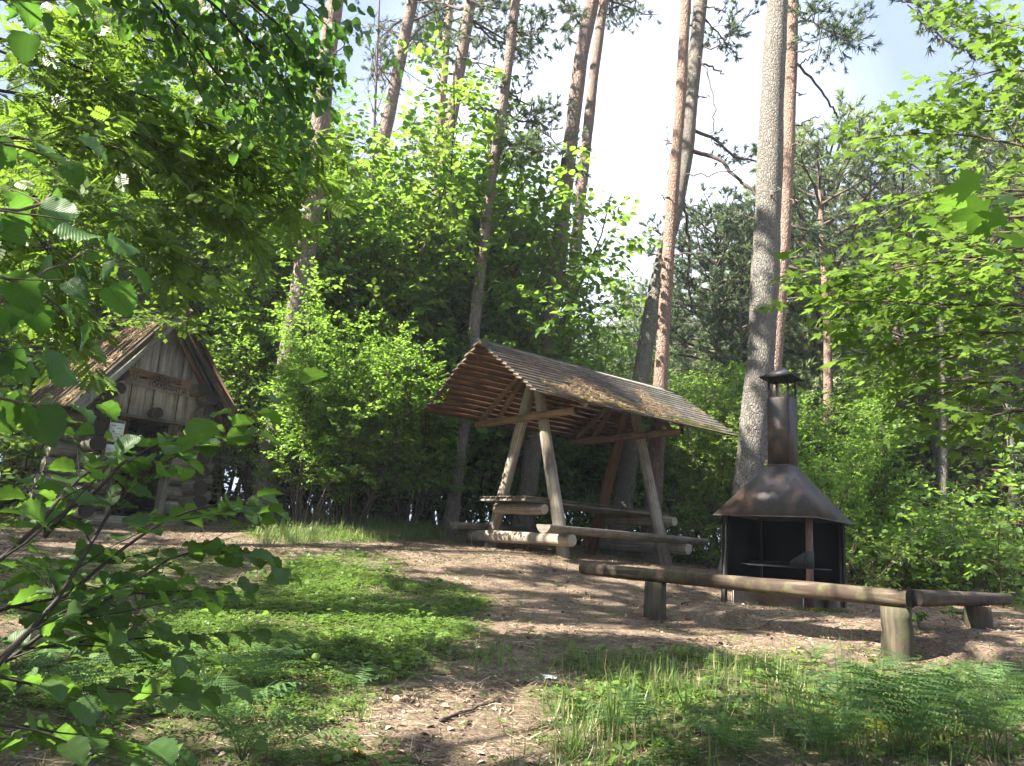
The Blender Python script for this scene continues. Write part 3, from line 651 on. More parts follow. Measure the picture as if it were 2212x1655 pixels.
# ------------------------------------------------------------------ shrubs and forest behind
def at(px, Y, dz=0): p = P(px, 1150, Y); return V(p[0], Y, g1(p[0], Y) - .05 + dz)
def make_bush(name, h, stems, seed, par, leaf, ls, per, lm, label, cat='shrub', group=None, **k):
    bs, bl, n = bush_parts(h, stems, seed, par, leaf, ls, per, **k); t = thing(name, (0, 0, 0), label, cat, group)
    bs.build('stems', M['twig'], t); bl.build('foliage', lm, t); print(name, 'leaves', n); return t
M['hazel_light'] = leaf_mat('hazel_leaf_light', (.048, .10, .018), (.13, .195, .040), (.25, .38, .05), .43)
HL = [make_bush('hazel_shrub', 7.0, 13, 40 + k, HZ, T_HEX, .118, 7, M['hazel_light'] if k == 2 else M['hazel'], 'x') for k in range(3)]
hz = [(862, 16.8, 1.50, 'tallest many-stemmed hazel, its top between the two leaning pines'), (960, 18.2, 1.50, 'tall hazel whose top touches the reddish pine'),
      (705, 16.4, 1.28, 'light green hazel right behind the foot of the scaly brown pine'), (1062, 19.6, 1.38, 'hazel behind the slender pine left of the shelter roof'),
      (1168, 21.5, 1.0, 'hazel with its crown between the slender pine and the close pair'), (1262, 22.5, .74, 'low hazel just above the middle of the shelter roof'),
      (590, 16.5, 1.25, 'hazel between the log hut and the scaly brown pine'), (790, 17.2, 1.42, 'hazel in shade behind the tallest many-stemmed one'),
      (1335, 21.5, .70, 'low hazel seen between the shelter legs on the right'), (1405, 20.0, .72, 'hazel above the right part of the shelter roof'),
      (1500, 18.5, .80, 'hazel between the orange barked pine and the thickest grey trunk'), (1585, 16.0, .60, 'hazel whose leaves show past the right tip of the shelter roof'),
      (1760, 13.6, .42, 'hazel right behind the grill hood on the right'), (1840, 15.0, .60, 'hazel with pale round leaves right of the grill chimney'),
      (745, 13.4, .64, 'small hazel in front of the tall ones, right of the scaly brown pine'),
      (655, 12.9, .52, 'low hazel covering the trunk of the scaly brown pine'), (545, 14.6, .62, 'hazel between the hut and the foot of the scaly brown pine'),
      (862, 14.9, .64, 'hazel with leaves down to the grass, left of the slender pine')]
for k, (px, Y, s, lb) in enumerate(hz):
    o = HL[k] if k < 3 else copy_tree(HL[(0, 1, 1, 0)[k - 14] if k > 13 else k % 3], (0, 0, 0))
    put(o, at(px, Y), k * 1.9, s); o['label'] = lb; o['group'] = 'hazel shrubs round the clearing'
MPL = [make_bush('maple_tree', 10.0, 6, 60 + k, MP, T_MAPL, .19, 5, M['maple'] if k else M['maple_dark'], 'x', 'tree', tint=(.0, .8), spread=.35, base=.3) for k in range(2)]
mp_ = [(300, 17.5, 1.0), (120, 16.5, .95), (470, 18.5, 1.05), (-40, 15.0, .9), (640, 20.5, .85), (210, 22, 1.15), (420, 24, 1.2), (30, 23, 1.2), (560, 27, 1.15), (-180, 18, 1.1), (740, 25, .8), (880, 27, .75), (1010, 28, .7), (1120, 27, .62)]
for k, (px, Y, s) in enumerate(mp_):
    o = MPL[k] if k < 2 else copy_tree(MPL[k % 2], (0, 0, 0)); put(o, at(px, Y), k * 2.3, s)
    o['label'] = '%s broad-leaved maple in the green wall, %s' % where(px, Y); o['group'] = 'maples behind the hut and hazels'
# undergrowth, low and leafy
LOW = dict(HZ); LOW['len'] = [.3, .6, 1.0, 0]
LB = [make_bush('low_bush', 1.9, 9, 80 + k, LOW, T_HEX, .11, 6, M['hazel_light'] if k else M['hazel'], 'x', spread=1.2, base=.5) for k in range(2)]
lb_ = [(455, 14.8, .8, 'low bush at the back corner of the hut'), (640, 15.4, .7, 'low bush behind the foot of the scaly brown pine'), (820, 15.3, .9, 'low bush at the back of the long green grass strip'), (905, 16.6, .9, 'low bush left of the slender pine foot'),
       (1085, 17.8, .9, 'low bush seen under the shelter table'), (1250, 18.8, .9, 'low bush seen between the shelter legs'), (1340, 18.2, .7, 'low bush behind the rear shelter legs'), (1470, 16.6, .9, 'low bush between shelter and grill'), (1560, 15.2, .8, 'low bush just left of the grill'),
       (1800, 12.6, .75, 'low bush right behind the grill'), (1900, 13.2, .85, 'low bush over the short bench'), (2040, 13.4, .9, 'low bush past the end of the short bench'), (2160, 12.6, 1.0, 'low bush at the right edge beyond the short bench'),
       (2080, 17, 1.5, None), (2200, 16.5, 1.7, None), (1970, 19.5, 1.4, None), (30, 13.2, 1.2, None), (-60, 12, 1.2, None), (1230, 23, 1.4, None), (1020, 22, 1.4, None), (700, 20, 1.5, None), (500, 18, 1.5, None), (1900, 22, 1.7, None)]
for k, (px, Y, s, lb) in enumerate(lb_):
    o = LB[k] if k < 2 else copy_tree(LB[k % 2], (0, 0, 0)); put(o, at(px, Y), k * 1.3, s)
    o['label'] = lb or '%s leafy bush deep in the undergrowth, %s' % where(px, Y); o['group'] = 'undergrowth bushes round the clearing'
def conifer(name, h, z0, r, seed, n, mat, shape, label, bark, size=.2, step=.12):
    t = thing(name, (0, 0, 0), label, 'tree'); b = Buf()
    zz = np.linspace(-.2, h, 14); wob = np.cumsum(R.normal(size=(14, 2)) * .05, 0); pth = np.c_[wob[:, 0], wob[:, 1], zz]
    b.tube(pth, np.linspace(.15, .02, 14), 8); b.build('trunk', bark, t, None, True)
    bb, bn = pine_crown(z0, h, r, seed, n, size, shape, step, lambda z: V(np.interp(z, zz, pth[:, 0]), np.interp(z, zz, pth[:, 1]), z))
    bb.build('limbs', M['deadwood'], t); o = bn.build('crown', mat, t); print(name, len(o.data.polygons)); return t
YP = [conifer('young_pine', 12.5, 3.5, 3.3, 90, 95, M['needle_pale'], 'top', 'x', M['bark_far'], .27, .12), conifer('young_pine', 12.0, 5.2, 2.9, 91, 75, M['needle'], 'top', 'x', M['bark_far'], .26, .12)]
SP = [conifer('spruce_tree', 13.0, .8, 2.6, 95, 120, M['spruce'], 'cone', 'x', M['bark_grey'], .20, .12)]
yp_ = [(1790, 24, 1.06, 0, 'pale sunlit pine with a broad round crown right of the thickest trunk'), (1905, 27, 1.0, 1, 'green pine filling the gap behind the pale round crowned one'), (1545, 25, .92, 1, 'bluish pine with its crown between the curving pine and the thickest trunk'),
       (1690, 30, 1.0, 0, None), (1960, 22, .82, 0, None), (2060, 29, 1.1, 0, None), (2150, 24, .95, 1, None), (2250, 20, 1.0, 0, None), (1400, 38, 1.0, 0, None), (1330, 46, 1.0, 1, None),
       (1620, 36, 1.05, 1, None), (1820, 38, 1.15, 0, None), (2010, 40, 1.2, 1, None), (2120, 42, 1.3, 0, None), (1250, 50, 1.0, 0, None), (1480, 48, 1.1, 0, None), (1100, 48, .9, 0, None), (900, 44, .9, 1, None), (2300, 34, 1.2, 1, None),
       (600, 40, 1.1, 1, None), (300, 36, 1.2, 1, None), (60, 34, 1.2, 0, None), (450, 30, 1.2, 1, None), (150, 28, 1.15, 1, None), (-120, 30, 1.2, 1, None), (780, 36, 1.0, 0, None), (1760, 48, 1.2, 1, None), (1560, 58, 1.2, 0, None), (1300, 62, 1.2, 1, None), (1900, 60, 1.3, 0, None), (2100, 62, 1.3, 1, None), (1060, 60, 1.1, 0, None)]
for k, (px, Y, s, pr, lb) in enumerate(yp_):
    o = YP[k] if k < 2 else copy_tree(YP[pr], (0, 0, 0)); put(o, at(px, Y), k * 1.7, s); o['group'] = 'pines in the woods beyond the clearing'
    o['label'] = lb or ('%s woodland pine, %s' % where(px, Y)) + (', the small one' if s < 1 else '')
sp_ = [(1600, 22, .78), (2030, 18, .62), (2100, 21, .8), (1960, 26, .9), (1720, 34, .9), (2200, 17, .7), (1500, 33, .7), (1360, 30, .5), (1840, 31, .9), (1280, 36, .55), (2260, 26, 1.1), (2060, 34, 1.1)]
for k, (px, Y, s) in enumerate(sp_):
    o = SP[0] if k == 0 else copy_tree(SP[0], (0, 0, 0)); put(o, at(px, Y), k * 2.1, s); o['group'] = 'spruces beyond the clearing on the right'; o['label'] = '%s drooping spruce, %s' % where(px, Y)
rm = MPL[1]
for k, (px, Y, s) in enumerate([(1830, 19, .55), (1740, 18, .5), (2000, 20, .6), (2150, 19, .66), (1640, 19, .5), (2080, 25, .8), (1470, 22, .5), (2240, 22, .8), (1900, 24, .6), (1330, 26, .45)]):
    o = copy_tree(rm, at(px, Y), k * 1.1, s, '%s small maple in the sunny undergrowth, %s' % where(px, Y), 'small maples behind the grill')
tp = [(2035, 1200, 2030, 640, 16, 17, 'mossy grey trunk standing alone in the undergrowth at the right'), (2003, 1180, 1995, 700, 10, 20, 'thin pale trunk just left of the mossy grey trunk'), (1925, 1000, 1940, 560, 18, 19, 'short stretch of reddish trunk above the short bench'),
      (1790, 900, 1775, 500, 15, 20, 'reddish twisted trunk right of the grill chimney'), (2180, 1150, 2170, 600, 13, 22, 'grey trunk near the right edge')]
for px, py, qx, qy, wd, Y, lb in tp:
    zq = P(qx, qy, Y)[2]
    pine('far_pine', [(px, py), ((px + qx) / 2 + 5, (py + qy) / 2), (qx, qy)], [wd * 1.4, wd * 1.1, wd * .8], Y, lb, M['bark_red'] if 'redd' in lb else M['bark_grey'], (zq - 2.2, 2.3, 18), [([(qx, qy + 100), (qx + 40, qy + 70), (qx + 75, qy + 85)], 5, 2, .5)], zt=zq + 2.2, seed=int(px))

# ------------------------------------------------------------------ picnic shelter
WA = wood_mat('weathered_wood', (.15, .125, .095), (.36, .31, .245), (.52, .46, .375), 55)
WR = wood_mat('reddish_wood', (.075, .035, .021), (.18, .088, .048), (.26, .14, .082), 45, bumpd=.003)
WG = wood_mat('grey_roof_wood', (.16, .155, .14), (.32, .31, .28), (.44, .42, .38), 40, moss=(.17, .15, .10), dirt=(.045, .038, .03))
WP = wood_mat('post_wood', (.030, .024, .018), (.075, .060, .042), (.14, .115, .08), 20, crack=.6, moss=(.07, .08, .035))
WB = wood_mat('bench_wood', (.028, .020, .015), (.075, .052, .038), (.26, .21, .155), 14, crack=.8, dirt=(.05, .035, .025), moss=(.10, .10, .05))
WL = wood_mat('log_wood', (.14, .125, .10), (.36, .33, .275), (.54, .50, .43), 40)
WBG = wood_mat('barge_wood', (.06, .032, .024), (.13, .07, .05), (.19, .11, .08), 40)
WS = wood_mat('seat_wood', (.10, .09, .07), (.22, .205, .165), (.34, .32, .27), 40)
WH = wood_mat('hut_log_wood', (.085, .075, .058), (.22, .20, .165), (.42, .385, .33), 36, moss=(.09, .10, .05))
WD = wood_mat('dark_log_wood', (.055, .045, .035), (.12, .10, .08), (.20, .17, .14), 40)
WN = wood_mat('sign_wood', (.44, .30, .17), (.68, .51, .31), (.74, .58, .37), 30, bumpd=.001, crack=.15, dirt=(.12, .08, .05))
mm = Mat('end_grain'); vec, g = mm.gr(); rr_ = mm.math('SQRT', mm.math('ADD', mm.math('MULTIPLY', g[0], g[0]), mm.math('MULTIPLY', g[1], g[1])))
rg = mm.math('SINE', mm.math('MULTIPLY_ADD', rr_, 700, mm.math('MULTIPLY', mm.noise(vec, 18, 3), 5))); ecol = mm.mix(mm.math('MULTIPLY_ADD', rg, .25, .35), (.40, .35, .28), (.20, .165, .125))
nn = mm.noise(vec, 25, 5, .7); ecol = mm.mix(mm.ramp(nn, [(.5, (0, 0, 0)), (.7, (.7, .7, .7))]), ecol, (.06, .05, .04)); mm.bump(rg, .2, .002); END = mm.col(ecol, .9, .2)
ENDD = flat('dark_end_grain', (.035, .03, .026), .95, .1, 20)
def logp(b, p0, p1, r0, r1=None, k=14, tint=.5, bend=.0, ends=1, n=9):
    r1 = r1 or r0; p0 = np.asarray(p0, float); p1 = np.asarray(p1, float); f = np.linspace(0, 1, n)
    off = norm(R.normal(size=3)) * bend; pts = p0 + (p1 - p0) * f[:, None] + off * np.sin(f * math.pi)[:, None]
    rad = (r0 + (r1 - r0) * f) * (1 + .03 * np.sin(f * 9 + rnd.random() * 6)); rad[0] *= .94; rad[-1] *= .94
    b.tube(pts, rad, k, tint, cap=False, uo=rnd.random() * 9, rn=.025)
    for p, q, r in ((pts[0], pts[1], rad[0]), (pts[-1], pts[-2], rad[-1])):
        d = norm(p - q); a = norm(np.cross(d, V(0, 0, 1) if abs(d[2]) < .9 else V(1, 0, 0))); c = np.cross(d, a); th = np.arange(k) / k * 2 * math.pi
        ring = np.cos(th)[:, None] * a + np.sin(th)[:, None] * c
        v = np.r_[[p + d * .006], p + ring * r * .97]; g_ = np.r_[[[0, 0, tint]], np.c_[np.cos(th) * r, np.sin(th) * r, np.full(k, tint)]]
        j = np.arange(k); b.add(v, np.stack([np.zeros(k, int), 1 + j, 1 + (j + 1) % k], -1), g_, ends)
def halflog(b, p0, p1, r, depth, up, ends=1):
    """half round log, flat side up"""
    p0 = np.asarray(p0, float); p1 = np.asarray(p1, float); d = norm(p1 - p0); s_ = norm(np.cross(d, up)); n = 12; k = 11
    th = np.linspace(0, math.pi, k); prof = [(math.cos(t) * r, -math.sin(t) * depth) for t in th]
    v = []; g_ = []; o = rnd.random() * 5
    for i in range(n):
        f = i / (n - 1); c = p0 + (p1 - p0) * f; m_ = 1 + .05 * math.sin(f * 8 + o)
        for (a, z) in prof: v.append(c + s_ * a * m_ + V(*up) * (z * m_ + rnd.uniform(-.002, .002))); g_.append((f * np.linalg.norm(p1 - p0) + o, a * .7 + z, .5))
    q = []; 
    for i in range(n - 1):
        for j in range(k): a = i * k + j; b2 = i * k + (j + 1) % k; q.append([a, b2, b2 + k, a + k])
    b.add(v, np.array(q), g_)
    for c, ii, fl in ((p0, 0, 1), (p1, n - 1, 0)):
        vv = [np.array(x) + d * (-.004 if fl else .004) for x in v[ii * k:ii * k + k]]; gg = [(a, z, .5) for a, z in prof]; b.add(vv, np.array([list(range(k))[::1 if fl else -1]]), gg, ends)
S = lambda s, w_, z: SH_O + SD * s + SW * w_ + V(0, 0, z)
E_, HE, H_, L_, OV, OVR = 1.4735, 2.2443, 3.2217, 2.359, 1.227, 1.21
sh = thing('picnic_shelter', SH_O, 'open timber picnic shelter on four leaning legs with a mossy plank roof', 'shelter')
R = np.random.default_rng(77); rnd.seed(77)
HA = 3.05
for s0 in (0, L_):
    for sg in (1, -1):
        foot = S(s0, sg * .893 * 1.03, -.12); zf = g1(foot[0], foot[1]) - SH_O[2]; 
        p0 = S(s0 + sg * .03, sg * .93, zf - .15); p1 = S(s0 + sg * .03, sg * .0 - sg * .05, HA)
        d = norm(p1 - p0); p0 = p0; b = Buf(); logp(b, p0, p1, .106, .088, tint=.25 if sg > 0 else .6); b.build('leg', [WA if (sg > 0 or s0 == 0) else WR, END], sh, SH_O, True)
WT = wood_mat('beam_wood', (.12, .07, .042), (.30, .185, .115), (.42, .29, .19), 45, bumpd=.003)
for s0, dz in ((-.135, 0), (L_ - .135, 0)):
    b = Buf(); logp(b, S(s0, -E_ + .12, HE - .10), S(s0, E_ - (.30 if s0 < 1 else .16), HE - .08), .066, .058, tint=.5); b.build('tie_beam', [WT, ENDD], sh, SH_O, True)
sl_ = (H_ - HE) / E_
for s0 in (0.0, L_):                                  # rafters and braces under the slopes
    for sg in (1, -1):
        b = Buf(); logp(b, S(s0 - .08, sg * (E_ - .15), HE + .15 * sl_ - .1), S(s0 - .08, sg * .04, H_ - .14), .05, .045, tint=.5); b.build('rafter', [WT, END], sh, SH_O, True)
    for a, c in (((-1.05, HE - .06), (-.42, HE + .62)), ((.95, HE - .06), (.40, HE + .60))):
        if s0 == 0 and a[0] > 0: continue
        b = Buf(); logp(b, S(s0 + .05, *a), S(s0 + .05, *c), .045, .045, tint=.5, k=8); b.build('brace', [WT, END], sh, SH_O, True)
for s0 in (-.2, L_ + .2):
    pass
NB = 14
for sg in (1, -1):
    b = Buf(); nrm_ = norm(SW * sg * sl_ + V(0, 0, 1)); dn = norm(SW * sg - V(0, 0, sl_)); Ls = math.hypot(E_, H_ - HE)
    for k in range(NB):
        t = (k + .5) / NB * Ls; wdt = Ls / NB * 1.12 / 2
        c0 = S(0, 0, H_) + dn * t + nrm_ * (.004 + .000 * k); ln = (OV + L_ + OVR) / 2 + rnd.uniform(-.015, .012); mid = SD * (-OV + (OV + L_ + OVR) / 2 + rnd.uniform(-.012, .012))
        lift = norm(dn + nrm_ * .27); nn_ = np.cross(SD, lift) * (1 if np.dot(np.cross(SD, lift), nrm_) > 0 else -1)
        # bend the long boards a little by splitting them in three butted lengths of one board
        b.box(c0 + mid, (SD, lift, nn_), (ln, wdt, .014), .3 + .5 * rnd.random(), .002, 0)
        b.box(c0 + mid - nn_ * .0222, (SD, lift, nn_), (ln - .004, wdt - .002, .008), .7 + .3 * rnd.random(), 0, 1)
    if sg > 0: b.box(S(0, 0, H_ + .012) + dn * .03 + SD * ((L_ + OVR - OV) / 2), (SD, dn, nrm_), ((OV + L_ + OVR) / 2 - .01, .075, .011), .6, .003, 0)
    b.build('roof_slope', [WG, WR], sh, SH_O)
b = Buf()                                              # table top of seven planks
for k in range(8):
    w_ = -.584 + (k + .5) * 1.168 / 8; b.box(S(-.547 + 3.363 / 2 + rnd.uniform(-.01, .01), w_, .80), (SD, SW, V(0, 0, 1)), (3.363 / 2, .0675, .036), .1 + .4 * rnd.random(), .004)
b.build('tabletop', WA, sh, SH_O)
for s0 in (-.0, L_):
    b = Buf(); s1 = s0 - .155 if s0 == 0 else s0 + .155
    logp(b, S(s1, -.62, .665), S(s1, .60 if s0 == 0 else .95, .665), .088, .086, tint=.2); b.build('table_beam', [WA, END], sh, SH_O, True)
for s0 in (0, L_):
    b = Buf(); s1 = s0 - .16 if s0 == 0 else s0 + .16
    logp(b, S(s1, -1.24, .215), S(s1, 1.25, .215), .098, .095, tint=.2); b.build('bench_beam', [WA if s0 == 0 else WL, END], sh, SH_O, True)
for sg in (1, -1):
    b = Buf(); halflog(b, S(-.62, sg * 1.12, .415), S(-.62 + 3.676, sg * 1.12, .415), .155, .125, V(0, 0, 1)); b.build('bench_seat', [WS, WS], sh, SH_O)
# small broken peg by the beam, cable end
b = Buf(); p = S(-.25, -1.05, .22); b.tube([p + V(-.02, -.02, .05), p + V(-.05, -.06, -.02), p + V(-.03, -.07, -.15), p + V(.0, -.06, -.24), p + V(.06, -.05, -.28)], .006, 5); b.build('wire_loop', flat('wire', (.5, .48, .44), .5), sh, SH_O)
# needles lying on the near slope
m = Mat('dry_needles'); vec, g = m.gr(); M['dry'] = m.col(m.ramp(g[2], [(0, (.10, .065, .035)), (.5, (.27, .18, .10)), (1, (.42, .31, .18))]), .9, .1)
mt = Mat('moss'); vec, g = mt.gr(); M['moss'] = mt.col(mt.ramp(g[2], [(0, (.05, .06, .012)), (1, (.17, .18, .03))]), .95, .05)
b = Buf(); N = 16000; R = np.random.default_rng(5); nrm_ = norm(SW * sl_ + V(0, 0, 1)); dn = norm(SW - V(0, 0, sl_)); Ls = math.hypot(E_, H_ - HE)
s_ = R.uniform(-OV + .35, L_ + OVR - .02, N); t_ = R.uniform(.25, 1, N) ** .8 * Ls
dens = fbm(s_ * 1.6, t_ * 2.5, 4) + .35 * (t_ / Ls - .55) - .25 * np.abs((s_ - 1.2) / 2.6) ** 2 + .12 * (t_ / Ls > .5) * (s_ < 1); kp = (dens > .50) & (R.random(N) < .75)
s_, t_ = s_[kp], t_[kp]; rel = (t_ / Ls * NB) % 1
pos = S(0, 0, H_) + SD * s_[:, None] + dn * t_[:, None] + nrm_ * (.020 + .012 * R.random(len(s_)) + .012 * rel)[:, None]
th = R.uniform(0, 6.28, len(s_)); ax = np.cos(th)[:, None] * SD + np.sin(th)[:, None] * dn + nrm_ * R.normal(size=(len(s_), 1)) * .22
needle_t = (V(-.03, 0, 0), V(.03, 0, 0), V(.03, 1, .12), V(-.03, 1, .12)); needle_t = (np.array(needle_t), [np.array([[0, 1, 2, 3]])])
b.scatter(needle_t[0], needle_t[1], pos, ax, nrm_ + R.normal(size=pos.shape) * .3, R.uniform(.04, .085, len(pos)), R.random(len(pos)))
tag(b.build('needle_litter', M['dry']), 'brown fallen pine needles lying on the shelter roof', 'litter', kind='stuff')
b = Buf(); N = 2600; s_ = R.uniform(-.9, L_ + OVR - .1, N); t_ = Ls * (1 - np.abs(R.normal(size=N)) * .045); kp = (fbm(s_ * 3, t_ * 3, 14) > .45); s_, t_ = s_[kp], t_[kp]
pos = S(0, 0, H_) + SD * s_[:, None] + dn * t_[:, None] + nrm_ * .02; b.scatter(TF[0][0], TF[0][1], pos, nrm_ + R.normal(size=pos.shape) * .3, rand_unit(len(pos)), .028, R.random(len(pos)))
tag(b.build('moss', M['moss']), 'yellow-green moss cushions along the lower edge of the shelter roof', 'moss', kind='stuff')

# ------------------------------------------------------------------ smoke-hood grill
BX = norm(V(math.cos(GA), -math.sin(GA), 0)); BY = norm(V(math.sin(GA), math.cos(GA), 0)); GZ = -.5065
G = lambda s, w_, z: V(GB[0], GB[1], GZ) + BX * s + BY * w_ + V(0, 0, z)
m = Mat('rusty_steel'); tx = m.n('ShaderNodeTexCoord'); ob = tx.outputs['Object']; n1 = m.noise(ob, 2.6, 8, .68); n2 = m.noise(ob, 60, 4, .7); n3 = m.noise(m.mapping(ob, (9, 9, 1.1)), 1.6, 5, .6)
c = m.ramp(n1, [(.36, (.030, .027, .028)), (.50, (.055, .045, .043)), (.58, (.085, .050, .038)), (.70, (.12, .062, .042))]); c = m.mix(m.ramp(n3, [(.45, (0, 0, 0)), (.68, (.6, .6, .6))]), c, (.030, .027, .028))
c = m.mix(m.math('MULTIPLY', m.math('GREATER_THAN', n2, .62), .35), c, (.20, .18, .165)); m.bump(n2, .35, .003); m.b.inputs['Metallic'].default_value = .15; M['rust'] = m.col(c, .52, .5)
M['soot'] = flat('sooty_steel', (.004, .0038, .0038), 1, .0, 10, .5); M['black'] = flat('black_steel', (.022, .022, .024), .55, .4, 12)
M['pipe'] = flat('rusty_pipe', (.10, .055, .04), .6, .4, 9, .6); M['conc'] = flat('concrete', (.36, .34, .315), .95, .2, 16, .35)
gr_ = thing('barbecue_grill', (GB[0], GB[1], GZ), 'rusty steel fire grill with a flared smoke hood and square chimney', 'grill'); OG = V(GB[0], GB[1], GZ)
def frustum(b, h0, z0, h1, z1, thick=.006, n=1):
    ring = lambda h, z: [G(-h, -h, z), G(h, -h, z), G(h, h, z), G(-h, h, z)]
    v = ring(h0, z0) + ring(h1, z1) + ring(h0 - thick, z0) + ring(h1 - thick, z1)
    q = []
    for k in range(4): j = (k + 1) % 4; q += [[k, j, 4 + j, 4 + k], [8 + j, 8 + k, 12 + k, 12 + j], [j, k, 8 + k, 8 + j], [4 + k, 4 + j, 12 + j, 12 + k]]
    b.add(np.array(v), np.array(q))
b = Buf(); prof = [(.652, 1.039), (.644, 1.052), (.150, 1.715), (.146, 1.735)]
for (h0, z0), (h1, z1) in zip(prof[:-1], prof[1:]): frustum(b, h0, z0, h1, z1, .006)
hood = b.build('hood', M['rust'], gr_, OG)
# scratched emblem on the hood's front
b = Buf(); dn2 = norm(V(0, 0, 1) * .165 + BY * .13 * 1.0); nf = norm(np.cross(BX, dn2)); nf = nf if nf @ BY < 0 else -nf
c0 = G(-.02, -.45, 1.265) + nf * .006
def hoodpt(u, v_):                                        # u across, v up the front face
    z = 1.30 + v_; h = np.interp(z, [p[1] for p in prof], [p[0] for p in prof]); return G(u, -h - .004, z)
sc = [[(-.10, .03), (-.085, -.03), (-.06, .02), (-.04, -.03), (-.03, .035)], [(-.02, -.03), (-.01, .03), (.015, .01), (-.005, 0), (.02, -.03)], [(.03, .03), (.035, -.025), (.06, -.03), (.07, .03)], [(.06, .035), (.10, -.03)], [(.10, .03), (.055, -.035)], [(-.11, -.045), (-.02, -.04), (.05, -.05), (.11, -.045)], [(-.05, .05), (-.02, .045), (.02, .06)]]
for ln in sc:
    for a, c in zip(ln[:-1], ln[1:]): b.tube([hoodpt(*a), hoodpt((a[0] + c[0]) / 2, (a[1] + c[1]) / 2), hoodpt(*c)], .0035, 4)
b.build('scratched_mark', flat('scratched_metal', (.34, .30, .27), .5), hood, None)
b = Buf(); frustum(b, .1405, 1.724, .1405, 2.611, .005)
for z in np.arange(1.75, 2.6, .03):                       # weld beads on the corners
    for a, c in ((1, -1), (-1, -1), (1, 1)): b.box(G(.1405 * a, .1405 * c, z), (V(0, 0, 1), BX, BY), (.012, .003, .003), .5)
b.build('chimney', M['rust'], gr_, OG)
for a in (-1, 1):
    for c in (-1, 1): b = Buf(); b.box(G(a * .125, c * .125, 2.745), (V(0, 0, 1), BX, BY), (.14, .011, .011), .5, .002); b.build('cap_post', M['black'], gr_, OG)
b = Buf(); hc = .225
apex = G(0, 0, 3.045); ring = [G(-hc, -hc, 2.872), G(hc, -hc, 2.872), G(hc, hc, 2.872), G(-hc, hc, 2.872)]; b.add(np.array(ring + [apex] + [G(0, 0, 3.02)]), [np.array([[0, 1, 4], [1, 2, 4], [2, 3, 4], [3, 0, 4], [1, 0, 5], [2, 1, 5], [3, 2, 5], [0, 3, 5]])])
b.build('chimney_cap', M['black'], gr_, OG)
b = Buf()
for (ax, sx, sy) in ((BX, 0, -1), (BX, 0, 1), (BY, 1, 0), (BY, -1, 0)):   # spark mesh
    for k in range(-6, 7):
        for dgl in (-1, 1):
            u0 = k * .02; u1 = u0 + dgl * .13; a, c = (u0, 0.0), (u1, 1.0)
            lo, hi = -.122, .122; t0, t1 = 0.0, 1.0
            if u1 > hi: t1 = (hi - u0) / (u1 - u0)
            if u1 < lo: t1 = (lo - u0) / (u1 - u0)
            if not (lo <= u0 <= hi) or t1 <= .05: continue
            q0 = G(sx * .128, sy * .128, 2.612) + ax * u0; q1 = G(sx * .128, sy * .128, 2.612 + .13 * t1) + ax * (u0 + (u1 - u0) * t1); b.tube([q0, q1], .0022, 3, cap=False)
b.build('spark_mesh', M['black'], gr_, OG)
hl = .5375; zg = lambda s, w_: g1(*G(s, w_, 0)[:2]) - GZ
b = Buf(); b.tube([G(hl - .02, -hl + .02, -.12), G(hl - .02, -hl + .02, .4), G(hl - .02, -hl + .02, 1.06)], .042, 14); b.build('corner_post', M['pipe'], gr_, OG, True)
for a, c in ((-1, -1), (1, 1), (-1, 1)):
    b = Buf(); b.box(G(a * hl, c * hl, .50), (V(0, 0, 1), BX, BY), (.58, .03, .03), .5, .004); b.build('corner_post', M['black'], gr_, OG)
b = Buf(); b.box(G(-hl - .0, 0, .62), (V(0, 0, 1), BY, BX), (.43, hl - .034, .004), .5); b.build('side_panel', M['soot'], gr_, OG)
b = Buf(); b.box(G(0, hl, .62), (V(0, 0, 1), BX, BY), (.43, hl - .034, .004), .5); b.build('back_panel', M['soot'], gr_, OG)
b = Buf(); b.box(G(.0, 0, .262), (BX, BY, V(0, 0, 1)), (hl - .06, hl - .06, .012), .5)
for k in range(60):
    p = G(rnd.uniform(-.35, .35), rnd.uniform(-.35, .35), .285); b.box(p, (R.normal(size=3), R.normal(size=3), R.normal(size=3)) if 0 else (BX * math.cos(k) + BY * math.sin(k), BY * math.cos(k) - BX * math.sin(k), V(0, 0, 1)), (.03, .018, .012), .5, .004)
b.build('fire_bed', M['soot'], gr_, OG)
b = Buf(); b.box(G(-.06, -hl + .03, .225), (BX, BY, V(0, 0, 1)), (hl - .10, .022, .006), .5); b.box(G(-.06, -hl + .052, .205), (BX, BY, V(0, 0, 1)), (hl - .10, .004, .022), .5)
b.box(G(hl - .01, .06, .215), (BY, BX, V(0, 0, 1)), (hl - .13, .02, .006), .5); b.build('rail', M['pipe'], gr_, OG)
b = Buf()                                              # cooking shelf with wedge brackets
b.box(G(-.05, -.1, .50), (BX, BY, V(0, 0, 1)), (.36, .006, .022), .5, .002); b.box(G(.1, -.47, .46), (BX, BY, V(0, 0, 1)), (.36, .02, .008), .5); b.box(G(.47, 0, .46), (BY, BX, V(0, 0, 1)), (.3, .014, .008), .5)
for k in range(12): b.tube([G(-.36 + k * .055, -.42, .468), G(-.36 + k * .055, .3, .468)], .005, 5)
b.prism([G(hl - .06, -hl + .03, .47), G(hl - .06, -hl + .03, .66), G(hl - .25, -hl + .03, .54), G(hl - .27, -hl + .03, .47)], BY * .006); b.build('cooking_shelf', M['black'], gr_, OG)
b = Buf(); b.tube([G(hl - .02, -hl + .02, .46), G(hl - .02, -hl + .02, .66)], .05, 14); b.build('shelf_collar', M['black'], gr_, OG, True)
b = Buf(); ring = [(-.5, -.5), (.5, -.5), (.5, .5), (-.5, .5)]
